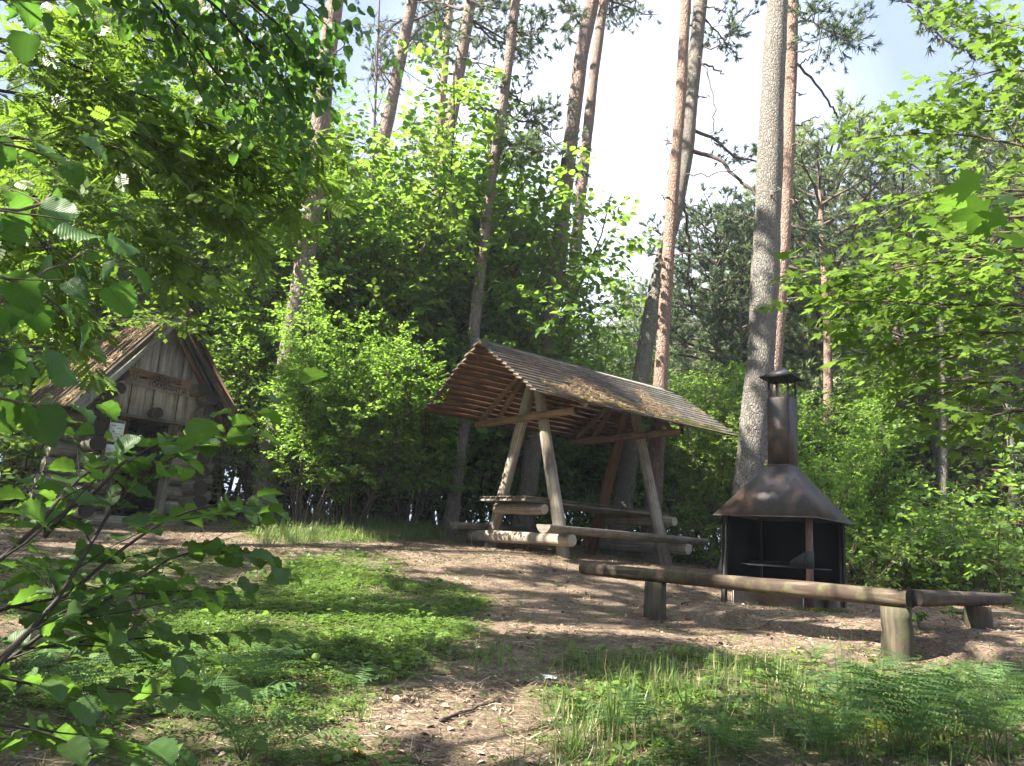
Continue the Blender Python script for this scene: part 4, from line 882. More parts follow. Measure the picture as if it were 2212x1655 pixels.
for (ax, c0_, ln) in ((BX, G(0, -.475, -.02), .44), (BX, G(0, .475, -.02), .44), (BY, G(.475, 0, -.02), .40), (BY, G(-.475, 0, -.02), .40)):
    b.box(c0_, (ax, np.cross(V(0, 0, 1), ax), V(0, 0, 1)), (ln, .035, .20), .5, .012)
b.build('concrete_kerb', M['conc'], gr_, OG)
b = Buf(); b.box(G(0, 0, .04), (BX, BY, V(0, 0, 1)), (.435, .435, .03), .5); b.build('ash_bed', flat('ash', (.09, .085, .08), .95, .1, 30, .6), gr_, OG)
b = Buf(); R = np.random.default_rng(8); N = 700; pp = np.array([G(hl + .10, -hl + .0, 0)] * N) + R.normal(size=(N, 3)) * V(.12, .10, 0); pp[:, 2] = gz(pp[:, 0], pp[:, 1]) + .012
b.scatter(TF[1][0], TF[1][1], pp, V(0, 0, 1) + R.normal(size=pp.shape) * .35, rand_unit(N), .03, R.random(N)); tag(b.build('moss', M['moss']), 'small yellow-green moss patch at the foot of the grill post', 'moss', kind='stuff')

# ------------------------------------------------------------------ log benches round the fire
ZT = -.205
def bench(name, A, B_, r0, r1, posts, label):
    base = V((A[0] + B_[0]) / 2, (A[1] + B_[1]) / 2, g1((A[0] + B_[0]) / 2, (A[1] + B_[1]) / 2)); t = thing(name, base, label, 'bench', 'log benches round the grill')
    b = Buf(); n = 14; d = norm(B_ - A); sd = norm(np.cross(V(0, 0, 1), d)); k = 16; v = []; g_ = []; L = np.linalg.norm(B_ - A)
    for i in range(n):
        f = i / (n - 1); c = A + (B_ - A) * f + sd * .02 * math.sin(f * 3.1); r = (r0 + (r1 - r0) * f) * (1 + .03 * math.sin(f * 11)); r *= .93 if i in (0, n - 1) else 1
        for j in range(k):
            th = j / k * 6.283; z = math.sin(th) * r; z = max(-r * .85, min(z, r * .62)); v.append(c + sd * math.cos(th) * r * 1.12 + V(0, 0, z + rnd.uniform(-.003, .003))); g_.append((f * L, abs(j / k * 2 - 1) * .4, .5))
    q = [[i * k + j, i * k + (j + 1) % k, (i + 1) * k + (j + 1) % k, (i + 1) * k + j] for i in range(n - 1) for j in range(k)]; b.add(v, np.array(q), g_)
    for ii, fl in ((0, 1), (n - 1, 0)):
        vv = np.array(v[ii * k:ii * k + k]); cc = vv.mean(0); b.add(vv + d * (-.004 if fl else .004), np.array([list(range(k))[::-1 if fl else 1]]), [((x - cc) @ sd, (x - cc)[2], .5) for x in vv], 1)
    b.build('seat', [WB, ENDD], t, base, False)
    for (p, r, f) in posts:
        b = Buf(); c = A + (B_ - A) * f; rs = (r0 + (r1 - r0) * f); z0 = g1(p[0], p[1]) - .25
        nz = 8; pts = [V(p[0] + rnd.uniform(-.006, .006), p[1], z0 + (c[2] - rs * .86 - z0) * i / (nz - 1)) for i in range(nz)]; rad = np.linspace(r * 1.08, r * .95, nz); b.tube(pts, rad, 20, .4, rn=.05); b.build('post', [WP, ENDD], t, base, True)
    return t
R = np.random.default_rng(9); rnd.seed(9)
A0 = P(1262, 1227, 9.2); A1 = P(1968, 1292, 6.45); B0_ = P(1969, 1290, 6.47); B1 = P(2170, 1293, 7.9)
fL = (PL[0] - A0[0]) / (A1[0] - A0[0]); fR = (PR_[0] - A0[0]) / (A1[0] - A0[0])
bench('log_bench', A0, A1 - norm(A1 - A0) * .005, .088, .098, [(A0 + (A1 - A0) * fL, .118, fL), (A0 + (A1 - A0) * (fR - .0), .122, fR)], 'long weathered log bench on two round posts in front of the grill')
fF = .66; pf = B0_ + (B1 - B0_) * fF
bench('log_bench', B0_ + norm(B1 - B0_) * .015 + V(0, 0, .004), B1, .092, .075, [(pf, .118, fF)], 'short log bench angled off the right end of the long one')

# ------------------------------------------------------------------ log hut
Ya = 10.9; A = P(147, 874, Ya)
Yb = Ya
for _ in range(60): Yb += (A[2] - P(524, 934, Yb)[2]) / (P(524, 934, Yb + .5)[2] - P(524, 934, Yb)[2] + 1e-9) * .5 * .7
B_ = P(524, 934, Yb); EH = np.linalg.norm(B_ - A) / 2; HX = norm((B_ - A) * V(1, 1, 0)); HY = V(-HX[1], HX[0], 0)
mid = (A + B_) / 2; mid[2] = A[2]
dA = ray(397, 662)                                     # apex: on the plane through A and B
tt = (mid @ HY) / (dA @ HY); apx = dA * tt; HP = apx[2] - A[2]; print('hut', A, B_, 'half', EH, 'rise', HP, 'apex off', (apx - mid) @ HX)
FO = .55                                               # roof overhang in front of the wall
HO = mid + HY * FO; HO[2] = 0; HG = g1(HO[0] - HX[0] * 1.0, HO[1] - HX[1] * 1.0)
ax0 = (apx - mid) @ HX
Hh = lambda x, y, z: V(HO[0], HO[1], 0) + HX * x + HY * y + V(0, 0, z)    # z is world height
def hpix(px, py, off=0.0):
    d = ray(px, py); t = ((HO + HY * off) @ HY) / (d @ HY); p = d * t; return (p - HO) @ HX, p[2]
ht = thing('log_hut', (HO[0], HO[1], HG), 'low log hut with a steep plank roof and a named board on its gable', 'hut'); OH = V(HO[0], HO[1], HG)
ZE, ZR = A[2], apx[2]; HD = 3.2; R = np.random.default_rng(21); rnd.seed(21)
Wh = EH - .52; roofz = lambda x: ZR - (abs(x - ax0) / EH) * (ZR - ZE)
for sg in (-1, 1):
    b = Buf(); e0 = Hh(ax0, -FO, ZR); dn = norm(HX * (sg * EH - ax0 * 0) + V(0, 0, ZE - ZR)); Ls = math.hypot(EH, ZR - ZE); nn_ = np.cross(dn, HY); nn_ = nn_ if nn_[2] > 0 else -nn_
    nb = 26
    for k in range(nb):                                # boards run down the slope
        y = (k + .5) / nb * (HD + 2 * FO); b.box(e0 + HY * y + dn * (Ls / 2 + rnd.uniform(0, .06)) + nn_ * (.012 + .014 * (k % 2) + .006 * rnd.random()), (dn, HY, nn_), (Ls / 2, (HD + 2 * FO) / nb / 2 * (1.12 if k % 2 else .94), .011), rnd.random(), .002)
    b.build('roof_slope', wood_mat('hut_roof_wood', (.13, .10, .08), (.24, .18, .13), (.34, .26, .19), 40, moss=(.13, .11, .06)) if sg < 0 else WG, ht, OH)
    b = Buf(); b.box(e0 - HY * .03 + dn * (Ls / 2 - .03) - nn_ * .06, (dn, nn_, HY), (Ls / 2 + .02, .085, .016), .6, .004); b.build('barge_board', WBG if sg > 0 else WL, ht, OH)
    for yy in (.35, 1.7, 3.0):
        b = Buf(); logp(b, Hh(ax0, yy - FO + .1, ZR - .14), Hh(ax0 + sg * (EH - .1), yy - FO + .1, ZE + .0), .05, .05); b.build('rafter', [WR, ENDD], ht, OH, True)
zl = hpix(223, 893)[1]                                 # lintel height
dl, dr = hpix(268, 900)[0], hpix(368, 930)[0]; print('door', dl, dr, 'lintel', zl, 'HG', HG, 'half', Wh)
row = .245; nrow = int((zl - HG) / row) + 1; z0 = zl - nrow * row
for k in range(nrow + 3):
    z = z0 + (k + .5) * row; prot = .34 + .10 * (nrow - k) / nrow * 3
    if k < nrow:
        for (x0, x1, e_) in ((-Wh - prot, dl - .05, 0), (dr + .05, Wh + .42 + rnd.uniform(-.06, .08), 0)):
            b = Buf(); logp(b, Hh(x0, .13, z), Hh(x1, .13, z), row * .52, row * .50, 14, rnd.random(), .01); b.build('front_log', [WH, END if x0 < 0 else ENDD], ht, OH, True)
    zz = z + row * .45
    for sg in (-1, 1):
        if zz > roofz(sg * Wh) - .16: continue
        b = Buf(); logp(b, Hh(sg * Wh, -.34 - rnd.uniform(0, .12), zz), Hh(sg * Wh, HD + .3, zz), row * .52, row * .48, 14, rnd.random(), .01); b.build('side_log', [WD if 0 else WH, ENDD], ht, OH, True)
    if k < nrow + 1:
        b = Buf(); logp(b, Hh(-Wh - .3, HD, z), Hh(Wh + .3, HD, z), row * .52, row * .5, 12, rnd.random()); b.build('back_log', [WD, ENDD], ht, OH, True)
for sg in (-1, 1):                                     # plates and stepped log ends under the eaves
    for k, (x, z) in enumerate(((Wh - .02, zl + .10), (Wh - .18, zl + .36), (Wh - .20, zl + .60))):
        if z > roofz(sg * x) - .13: z = roofz(sg * x) - .13
        if k and abs(roofz(sg * x) - z) > .6: continue
        b = Buf(); logp(b, Hh(sg * x, -.42, z), Hh(sg * x, HD + .3, z), .10, .10, 12, rnd.random()); b.build('purlin', [WH, ENDD], ht, OH, True)
xp, zp = hpix(340, 892, -.2); b = Buf(); logp(b, Hh(xp, -.22, zp), Hh(xp, .5, zp), .095, .095, 14); b.build('purlin', [WD, ENDD], ht, OH, True)
b = Buf(); x = -Wh + .05; k = 0                          # gable boards
while x < Wh - .02:
    wd = rnd.uniform(.13, .24); x2 = min(x + wd, Wh); f = .03 * (k % 2) - .05; zt = lambda q: roofz(q) - .035; zb = zl + .02 + rnd.uniform(-.02, .015) + (-.0)
    a_, c_ = x + .003, x2 - .003; pl = [(a_, zb), (c_, zb), (c_, zt(c_))] + ([(ax0, zt(ax0))] if a_ < ax0 < c_ else []) + [(a_, zt(a_))]
    if min(zt(a_), zt(c_)) > zb + .03:
        pr = [Hh(q, f, z) for q, z in pl]; o = rnd.random() * 9; tn = rnd.random(); g_ = [(z + o, q + o, tn) for q, z in pl] * 2; b.prism(pr, HY * .02, tn, g_)
    x = x2; k += 1
GBm = wood_mat('gable_boards', (.20, .185, .16), (.42, .395, .33), (.58, .55, .47), 30, dirt=(.17, .11, .07), crack=.5); b.build('gable_board', GBm, ht, OH)
b = Buf(); b.box(Hh((-.78 + dr) / 2 + .1, -.09, zl + .02), (HX, HY, V(0, 0, 1)), ((dr + .9) / 2 + .5, .05, .018), .4, .004); b.build('lintel', WL, ht, OH)
b = Buf()
b.box(Hh(dl - .03, -.02, (zl + HG) / 2), (V(0, 0, 1), HX, HY), ((zl - HG) / 2 - .01, .035, .05), .3, .004); b.build('door_post', WL, ht, OH)
b = Buf(); b.box(Hh(dr + .02, -.02, (zl + HG) / 2), (norm(V(0, 0, 1) + HX * .02), HX, HY), ((zl - HG) / 2 - .01, .06, .05), .3, .004); b.build('door_post', WL, ht, OH)
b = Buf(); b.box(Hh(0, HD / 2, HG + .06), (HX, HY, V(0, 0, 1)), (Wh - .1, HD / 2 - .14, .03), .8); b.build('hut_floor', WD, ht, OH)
b = Buf(); logp(b, Hh(-Wh + .05, -.08, HG + .09), Hh(Wh + .1, -.08, HG + .09), .10, .10, 12); b.build('threshold_log', [WH, ENDD], ht, OH, True)
bn_ = Buf(); RR = np.random.default_rng(4); N = 5200; dn = norm(-HX * EH + V(0, 0, ZE - ZR)); Ls = math.hypot(EH, ZR - ZE); nn_ = np.cross(dn, HY); nn_ = nn_ if nn_[2] > 0 else -nn_
t_ = RR.uniform(.1, 1, N) * Ls; y_ = RR.uniform(.05, HD + 2 * FO - .05, N); kp = fbm(t_ * 2.2, y_ * 2.2, 17) > .42; t_, y_ = t_[kp], y_[kp]; pos = Hh(ax0, -FO, ZR) + dn * t_[:, None] + HY * y_[:, None] + nn_ * (.048 + .012 * RR.random(len(t_)))[:, None]
th = RR.uniform(0, 6.28, len(t_)); bn_.scatter(*(lambda q: (q, [np.array([[0, 1, 2, 3]])]))(np.array([(-.04, 0, 0), (.04, 0, 0), (.04, 1, .12), (-.04, 1, .12)])), pos, np.cos(th)[:, None] * dn + np.sin(th)[:, None] * HY, nn_ + RR.normal(size=pos.shape) * .3, RR.uniform(.04, .09, len(t_)), RR.random(len(t_)))
tag(bn_.build('needle_litter', M['dry']), 'brown needles and moss crumbs on the left slope of the hut roof', 'litter', kind='stuff')
# name board
c4 = [hpix(*q, -.09) for q in ((281, 793), (413, 823), (407, 859), (274, 826))]
cx = sum(c[0] for c in c4) / 4; cz = sum(c[1] for c in c4) / 4; sw = (c4[1][0] - c4[0][0] + c4[2][0] - c4[3][0]) / 2; shh = (c4[0][1] - c4[3][1] + c4[1][1] - c4[2][1]) / 2
tilt = math.atan2((c4[1][1] - c4[0][1] + c4[2][1] - c4[3][1]) / 2, sw); print('sign', cx, cz, sw, shh, 'tilt', tilt)
sx_ = norm(HX * math.cos(tilt) + V(0, 0, math.sin(tilt))); sz_ = norm(np.cross(sx_, HY)); sz_ = sz_ if sz_[2] > 0 else -sz_
Sg = lambda u, v_, o=0.: Hh(cx, -.09 - o, cz) + sx_ * u * sw + sz_ * v_ * shh
b = Buf(); b.box(Sg(0, 0), (sx_, HY, sz_), (sw / 2, .016, shh / 2), .3, .004); sg_ = b.build('name_board', WN, ht, OH)
INK = flat('routed_paint', (.012, .014, .013), .8, .2)
def text(body, u, v_, h, parent, mat, frame, name='lettering', wscale=1.0, ext=.002, hy=HY):
    cu = bpy.data.curves.new('t', 'FONT'); cu.body = body; cu.size = 1; cu.extrude = .0; cu.offset = .016
    ob_ = bpy.data.objects.new('t', cu); COL.objects.link(ob_); bpy.context.view_layer.update()
    me = bpy.data.meshes.new_from_object(ob_.evaluated_get(bpy.context.evaluated_depsgraph_get())); bpy.data.objects.remove(ob_)
    o_, ex, ez = frame; n = len(me.vertices); co = np.empty(n * 3, np.float32); me.vertices.foreach_get('co', co); co = co.reshape(-1, 3)
    hgt = .7; s_ = h / hgt; wd = co[:, 0].max() - co[:, 0].min(); ws = s_ if wscale is None else wscale / wd
    q = o_ + ex * ((co[:, 0] - co[:, 0].min()) * ws)[:, None] + ez * (co[:, 1] * s_)[:, None]
    me.vertices.foreach_set('co', (q - OH).astype(np.float32).ravel()); me.update(); me.materials.clear(); me.materials.append(mat)
    ob2 = bpy.data.objects.new(name, me); COL.objects.link(ob2); ob2.parent = parent
    return ob2
# the board is read in its own frame: u from -.5 to .5, v from -.5 to .5
text('VOOREPALU', 0, 0, shh * .27, sg_, INK, (Sg(-.145, .07, .0185), sx_, sz_), wscale=sw * .495)
text('LÕKKEKOHT', 0, 0, shh * .27, sg_, INK, (Sg(-.165, -.36, .0185), sx_, sz_), wscale=sw * .51)
text('RMK', 0, 0, shh * .17, sg_, INK, (Sg(-.335, -.06, .0185), sx_, sz_), wscale=sw * .125)
b = Buf()
def stroke(pts, r=.0055):
    pts = [Sg(u, v_, .016) for u, v_ in pts]
    b.tube(pts, r, 5)
stroke([(-.41, .32), (-.43, .20), (-.425, .12), (-.44, .02), (-.41, -.06), (-.40, -.22)]); stroke([(-.43, .20), (-.415, .12), (-.445, .0)]); stroke([(-.375, .30), (-.39, .16), (-.375, .0), (-.385, -.12), (-.375, -.24)]); b.build('emblem', INK, sg_, OH); b = Buf()
sq = [(.385, -.02), (.455, -.02), (.465, -.06), (.465, -.36), (.455, -.40), (.385, -.40), (.375, -.36), (.375, -.06), (.385, -.02)]; stroke(sq, .004)
stroke([(.40, -.22), (.405, -.12), (.42, -.06), (.435, -.14), (.44, -.24), (.42, -.30), (.402, -.26), (.40, -.22)], .004); stroke([(.415, -.2), (.42, -.14), (.426, -.2), (.42, -.24)], .006); stroke([(.39, -.33), (.45, -.30)], .004); stroke([(.39, -.30), (.45, -.33)], .004)
b.build('campfire_symbol', INK, sg_, OH)
# information board with two sheets
q4 = [hpix(*q, -.12) for q in ((228, 898), (277, 904), (262, 1020), (214, 1020))]
bx0, bx1 = (q4[0][0] + q4[3][0]) / 2, (q4[1][0] + q4[2][0]) / 2; bz1, bz0 = (q4[0][1] + q4[1][1]) / 2, (q4[3][1] + q4[2][1]) / 2
b = Buf(); b.box(Hh((bx0 + bx1) / 2, -.12, (bz0 + bz1) / 2), (V(0, 0, 1), HX, HY), ((bz1 - bz0) / 2, (bx1 - bx0) / 2, .012), .2, .003); ib = b.build('notice_board', wood_mat('notice_wood', (.22, .10, .055), (.34, .17, .10), (.36, .19, .11), 30, crack=.1), ht, OH)
wm = (bx1 - bx0); cxx = (bx0 + bx1) / 2; PAP = flat('paper', (.62, .66, .60), .7, .3, 6, .06); GRN = flat('green_print', (.03, .12, .05), .7); GRY = flat('grey_print', (.25, .28, .26), .7)
hz_ = bz1 - bz0
b = Buf(); b.box(Hh(cxx, -.1345, bz1 - hz_ * .26), (V(0, 0, 1), HX, HY), (hz_ * .20, wm * .34, .002), .5, 0, 0); b.box(Hh(cxx + .0, -.1375, bz1 - hz_ * .085), (V(0, 0, 1), HX, HY), (hz_ * .022, wm * .31, .0008), .5, 0, 1)
for (u, v_, ww, hh) in ((-.15, .16, .1, .010), (.12, .20, .12, .008), (-.12, .27, .05, .02), (.05, .30, .13, .006), (.1, .36, .12, .006), (-.1, .40, .08, .006)): b.box(Hh(cxx + u * wm, -.1375, bz1 - hz_ * v_), (V(0, 0, 1), HX, HY), (hz_ * hh, wm * ww, .0008), .5, 0, 2)
b.build('notice_sheet', [PAP, GRN, GRY], ib, OH)
b = Buf(); b.box(Hh(cxx + wm * .03, -.1345, bz1 - hz_ * .66), (V(0, 0, 1), HX, HY), (hz_ * .15, wm * .36, .002), .5, 0, 0)
for k in range(9): b.box(Hh(cxx + wm * .03, -.1375, bz1 - hz_ * (.56 + .023 * k)), (V(0, 0, 1), HX, HY), (hz_ * .003, wm * (.28 if k % 3 else .18), .0008), .5, 0, 1)
b.build('notice_sheet', [PAP, GRY], ib, OH)

# ------------------------------------------------------------------ near branches
def spray(name, label, cat, base, lines, leaf, lm, ls, par, twig=M['twig'], dens=1.0, per=5, flatn=.35, droop=.25, seed=1, trunk=None, tint=(0, 1), sideL=.35, extra=None, group=None, big=None, woodlab='branches'):
    """a bush or tree whose limbs pass through picture points; base is its foot"""
    global R; R = np.random.default_rng(seed); rnd.seed(seed); tb = []; tw = []
    base = V(base[0], base[1], g1(base[0], base[1])); t = thing(name, base, label, cat, group)
    for pts, Ys, w0 in lines:
        n = len(pts); Ys = np.interp(np.linspace(0, 1, n), np.linspace(0, 1, len(Ys)), Ys); p3 = [P(a, b_, y) for (a, b_), y in zip(pts, Ys)]
        L_s = np.r_[0, np.cumsum([np.linalg.norm(p3[k + 1] - p3[k]) for k in range(n - 1)])]; m_ = max(6, int(L_s[-1] / .07)); sx = np.linspace(0, L_s[-1], m_)
        pp = np.stack([np.interp(sx, L_s, [p[k] for p in p3]) for k in range(3)], 1)
        for _ in range(4): pp[1:-1] = (pp[:-2] + 2 * pp[1:-1] + pp[2:]) / 4
        pp[1:-1] += R.normal(size=(m_ - 2, 3)) * .004
        rad = np.linspace(w0, w0 * .3 + .0008, m_); tb.append((pp, rad, 3)); s = .08 * L_s[-1]; k = 0
        tw.append(pp[-max(3, int(.28 / .07)):])
        while s < L_s[-1]:
            i = min(m_ - 2, int(s / L_s[-1] * (m_ - 1))); d = norm(pp[i + 1] - pp[i]); sd = norm(np.cross(d, V(0, 0, 1))); sg = 1 if k % 2 else -1
            dd = norm(d * .75 + sd * sg * .8 + V(0, 0, rnd.uniform(-.25, .2))); lev = 1 if sideL > .3 else 0
            grow(tb, tw, pp[i], dd, sideL * rnd.uniform(.5, 1.15), max(.0012, rad[i] * .5), lev, par, .14, -.015); s += rnd.uniform(.7, 1.3) * par['step'] / dens; k += 1
    if trunk is not None:
        for (p0, p1, r0, r1) in trunk:
            p0, p1 = np.asarray(p0, float), np.asarray(p1, float); f = np.linspace(0, 1, 9)[:, None]; pp = p0 + (p1 - p0) * f + np.sin(f * 3.14) * V(.05, .03, .12) * np.linalg.norm(p1 - p0) * .4; tb.append((pp, np.linspace(r0, r1, 9), 4))
    bs = Buf(); tubes_to(bs, tb, (4, 4, 5, 6, 9)); bs.build(woodlab, twig, t, base)
    pos, ax, nor = leaf_on_twigs(tw, per, droop=droop, flatn=flatn)
    keep = pos @ FW > .75; pos, ax, nor = pos[keep], ax[keep], nor[keep]
    bl = Buf(); bl.scatter(leaf[0], leaf[1], pos, ax, nor, ls * R.uniform(.6, 1.12, len(pos)), R.uniform(*tint, len(pos))); bl.build('foliage', lm, t, base); print(name, len(pos)); return t
NH = dict(HZ); NH.update(seg=[.05, .06, .1, .2], start=[0, .15, .2, .2], gap=[0, .11, .2, .3], spread=[0, .85, .8, .8], len=[.16, .3, 0, 0], taper=[0, .3, .4, .4], rad=[.0014, .002, .004, .01], flat=.3, step=.13)
hb = (-1.6, 1.3)
hzl = [([(-60, 1520), (40, 1380), (130, 1290), (215, 1170), (240, 1090), (300, 1030), (397, 930), (455, 905)], [1.7, 2.2], .006),
       ([(-60, 1470), (73, 1348), (161, 1280), (234, 1216), (310, 1150), (375, 1105), (470, 1085), (560, 1078)], [1.75, 2.5], .006),
       ([(-40, 1450), (29, 1402), (195, 1319), (293, 1265), (361, 1192), (440, 1175), (560, 1195)], [1.8, 2.5], .005),
       ([(-40, 1330), (80, 1290), (200, 1285), (300, 1275), (400, 1290), (500, 1268)], [1.9, 2.7], .005),
       ([(96, 1159), (188, 1042), (240, 1012), (325, 960), (397, 919), (440, 930)], [1.9, 2.2], .006),
       ([(-60, 1250), (30, 1200), (110, 1120), (150, 1060), (230, 990)], [1.6, 1.9], .006),
       
       ([(-60, 1440), (60, 1470), (160, 1500), (290, 1500), (400, 1480)], [1.6, 2.1], .005),
       ([(-60, 1560), (60, 1560), (180, 1590), (260, 1610)], [1.5, 1.9], .005),
       ([(60, 1400), (150, 1400), (260, 1370), (340, 1395), (430, 1380)], [1.9, 2.4], .004)]
spray('hazel_bush', 'nearest hazel bush reaching in from the lower left with large toothed leaves', 'bush', hb, hzl, T_SER, M['hazel_near'], .075, NH, dens=1.45, per=5, flatn=.40, droop=.15, seed=101, sideL=.30, twig=M['twig_dark'],
      trunk=[(V(hb[0], hb[1], g1(*hb) - .1), P(-60, 1520, 1.7), .014, .009), (V(hb[0] - .05, hb[1], g1(*hb) - .1), P(-60, 1250, 1.6), .012, .007), (V(hb[0], hb[1] - .05, g1(*hb) - .1), P(-60, 1440, 1.6), .01, .006)])
lb2 = (-2.2, 1.6)
spray('lime_sapling', 'dark lime sapling hanging big soft leaves at the middle left edge', 'tree', lb2,
      [([(-120, 480), (-20, 470), (60, 440), (110, 420)], [1.3, 1.6], .006), ([(-120, 560), (-20, 600), (50, 610), (130, 640), (170, 700)], [1.5, 2.0], .005), ([(-120, 840), (-20, 850), (50, 855), (80, 880)], [1.4, 1.6], .005),
       ([(-120, 700), (0, 660), (80, 600), (140, 560), (200, 540)], [1.8, 2.3], .005), ([(-120, 300), (-10, 300), (50, 320), (140, 350)], [1.6, 2.0], .005), ([(-100, -20), (20, 20), (90, 10), (200, -10)], [1.4, 1.8], .005), ([(-120, 760), (-20, 750), (60, 760), (120, 780)], [1.8, 2.2], .004)],
      T_LIME, M['lime_near'], .084, NH, dens=.8, per=3, flatn=.7, droop=.7, seed=102, sideL=.24, trunk=[(V(lb2[0], lb2[1], g1(*lb2)), V(-2.3, 1.6, 3.2), .03, .01), (V(-2.25, 1.6, 1.0), P(-120, 480, 1.3), .01, .006), (V(-2.25, 1.6, .6), P(-120, 560, 1.5), .01, .006), (V(-2.25, 1.6, .1), P(-120, 840, 1.4), .01, .006), (V(-2.25, 1.6, 1.6), P(-100, -20, 1.4), .008, .005)])
lt = (-2.9, 2.2); NL = dict(NH); NL.update(len=[.2, .3, 0, 0], step=.12)
spray('lime_tree', 'lime tree drooping dark round leaves from the top left of the photo', 'tree', lt,
      [([(250, -80), (330, 0), (420, 90), (480, 180), (560, 260)], [3.0, 3.6], .009), ([(350, -80), (450, 0), (520, 60), (600, 150), (650, 235)], [3.0, 3.6], .009), ([(430, -90), (520, -20), (600, 50), (650, 100), (690, 180)], [3.1, 3.6], .008),
       ([(520, -90), (600, -30), (670, 20), (710, 50), (745, 95)], [3.1, 3.6], .007), ([(300, -60), (380, 40), (400, 130), (440, 220)], [3.0, 3.4], .006), ([(400, -90), (500, 30), (540, 120), (590, 210), (600, 270)], [3.4, 3.8], .006), ([(150, -80), (220, -10), (300, 40), (370, 60)], [3.0, 3.4], .006), ([(470, -60), (560, 30), (620, 90), (670, 140)], [3.3, 3.7], .006)],
      T_LIME, M['lime_near'], .062, NL, dens=1.3, per=5, flatn=.55, droop=.8, seed=103, sideL=.32, twig=M['twig_dark'], trunk=[(V(lt[0], lt[1], g1(*lt)), V(-3.0, 2.6, 4.6), .07, .03), (V(-2.98, 2.5, 3.6), P(250, -80, 3.0), .03, .012), (V(-2.98, 2.5, 4.2), P(430, -90, 3.1), .03, .012)])
rw = (-4.6, 3.8); NR = dict(NH); NR.update(seg=[.1, .12, .2, .3], len=[.28, .5, 0, 0], step=.20, gap=[0, .16, 0, 0])
rl = []
for k, (x0, y0, x1, y1, x2, y2, ya, yb) in enumerate([(-80, 60, 200, 160, 560, 330, 4.2, 5.0), (-80, 180, 200, 250, 620, 430, 4.4, 5.2), (-80, 290, 250, 330, 520, 480, 4.3, 5.0), (-80, -30, 250, 60, 560, 190, 4.4, 5.0), (100, -60, 360, 60, 640, 300, 4.8, 5.4), (-80, 420, 150, 430, 380, 570, 4.2, 4.8), (-80, 350, 60, 470, 150, 640, 4.2, 4.6),
                                                      (150, 300, 330, 330, 660, 350, 5, 5.5), (0, 110, 280, 230, 470, 420, 4.8, 5.2), (-80, 510, 80, 540, 210, 600, 4.4, 4.8), (-80, 600, 60, 650, 130, 720, 4.6, 4.9)]):
    rl.append(([(x0, y0), ((x0 + x1) / 2, (y0 + y1) / 2 - 8), (x1, y1), ((x1 + x2) / 2, (y1 + y2) / 2 - 12), (x2, y2)], [ya, yb], .012))
spray('rowan_tree', 'rowan with feathery yellow-green leaflets filling the upper left', 'tree', rw, rl, T_PIN, M['rowan'], .175, NR, dens=2.0, per=6, flatn=.45, droop=.35, seed=104, sideL=.62, twig=M['twig_dark'],
      trunk=[(V(rw[0], rw[1], g1(*rw)), V(-5.0, 4.0, 5.2), .08, .03)] + [(V(-4.85, 3.95, z), P(-80, y, 4.3), .03, .014) for z, y in ((.8, 350), (1.2, 180), (2.0, 60), (.3, 520), (-.1, 620))])
mpb = (7.4, 4.6); NM = dict(NH); NM.update(seg=[.1, .15, .2, .3], len=[.26, .5, 0, 0], step=.22, gap=[0, .17, 0, 0])
ml = []
for (x0, y0, x1, y1, x2, y2, ya, yb) in [(2300, 330, 2080, 290, 1870, 300, 5.6, 6.4), (2300, 420, 2050, 400, 1900, 470, 5.6, 6.2), (2300, 560, 2050, 560, 1790, 620, 4.6, 5.4), (2300, 660, 2060, 660, 1800, 650, 4.8, 5.6), (2300, 720, 2080, 720, 1880, 760, 5.0, 5.8), (2300, 600, 2100, 600, 1850, 700, 5.6, 6.3),
                                         (2300, 60, 2180, 60, 2060, 30, 5.4, 6.0), (2300, 160, 2150, 150, 2050, 190, 5.6, 6.2), (2300, 230, 2130, 240, 1990, 260, 5.8, 6.4), (2300, 830, 2120, 820, 1990, 880, 5.0, 5.6), (2300, 500, 2150, 500, 2000, 530, 5.4, 6), (2300, 900, 2180, 880, 2080, 930, 4.6, 5.2), (2300, 770, 2130, 760, 1960, 800, 5.8, 6.4), (2300, 640, 2100, 700, 1910, 830, 6, 6.6)]:
    ml.append(([(x0, y0), ((x0 + x1) / 2, (y0 + y1) / 2), (x1, y1), ((x1 + x2) / 2, (y1 + y2) / 2 - 6), (x2, y2)], [ya, yb], .012))
spray('maple_tree', 'maple spreading sunlit five-pointed leaves in from the right edge', 'tree', mpb, ml, T_MAP, M['maple'], .150, NM, dens=2.2, per=5, flatn=.28, droop=.15, seed=105, sideL=.60,
      trunk=[(V(mpb[0], mpb[1], g1(*mpb)), V(7.2, 5.0, 8), .12, .04)] + [(V(7.35, 4.8, z), P(2300, y, yy), .04, .015) for z, y, yy in ((.9, 720, 5.0), (1.5, 560, 4.7), (2.4, 400, 5.6), (3.6, 230, 5.8), (4.6, 60, 5.4), (.2, 900, 4.6))])
ms = (1.9, 1.35)
spray('maple_sapling', 'very near maple twig with big shadowed leaves at the right edge', 'tree', ms,
      [([(2330, 380), (2240, 420), (2170, 430), (2110, 425)], [1.5, 1.7], .004), ([(2330, 440), (2220, 470), (2120, 480), (2040, 470)], [1.6, 1.9], .004), ([(2330, 560), (2250, 545), (2180, 540)], [1.5, 1.7], .004)],
      T_MAP, M['maple_dark'], .12, NH, dens=.5, per=2, flatn=.35, droop=.2, seed=106, sideL=.14, trunk=[(V(ms[0], ms[1], g1(*ms)), V(2.0, 1.4, 1.6), .012, .006), (V(1.98, 1.4, .9), P(2330, 380, 1.5), .006, .004), (V(1.98, 1.4, .6), P(2330, 560, 1.5), .006, .004)])
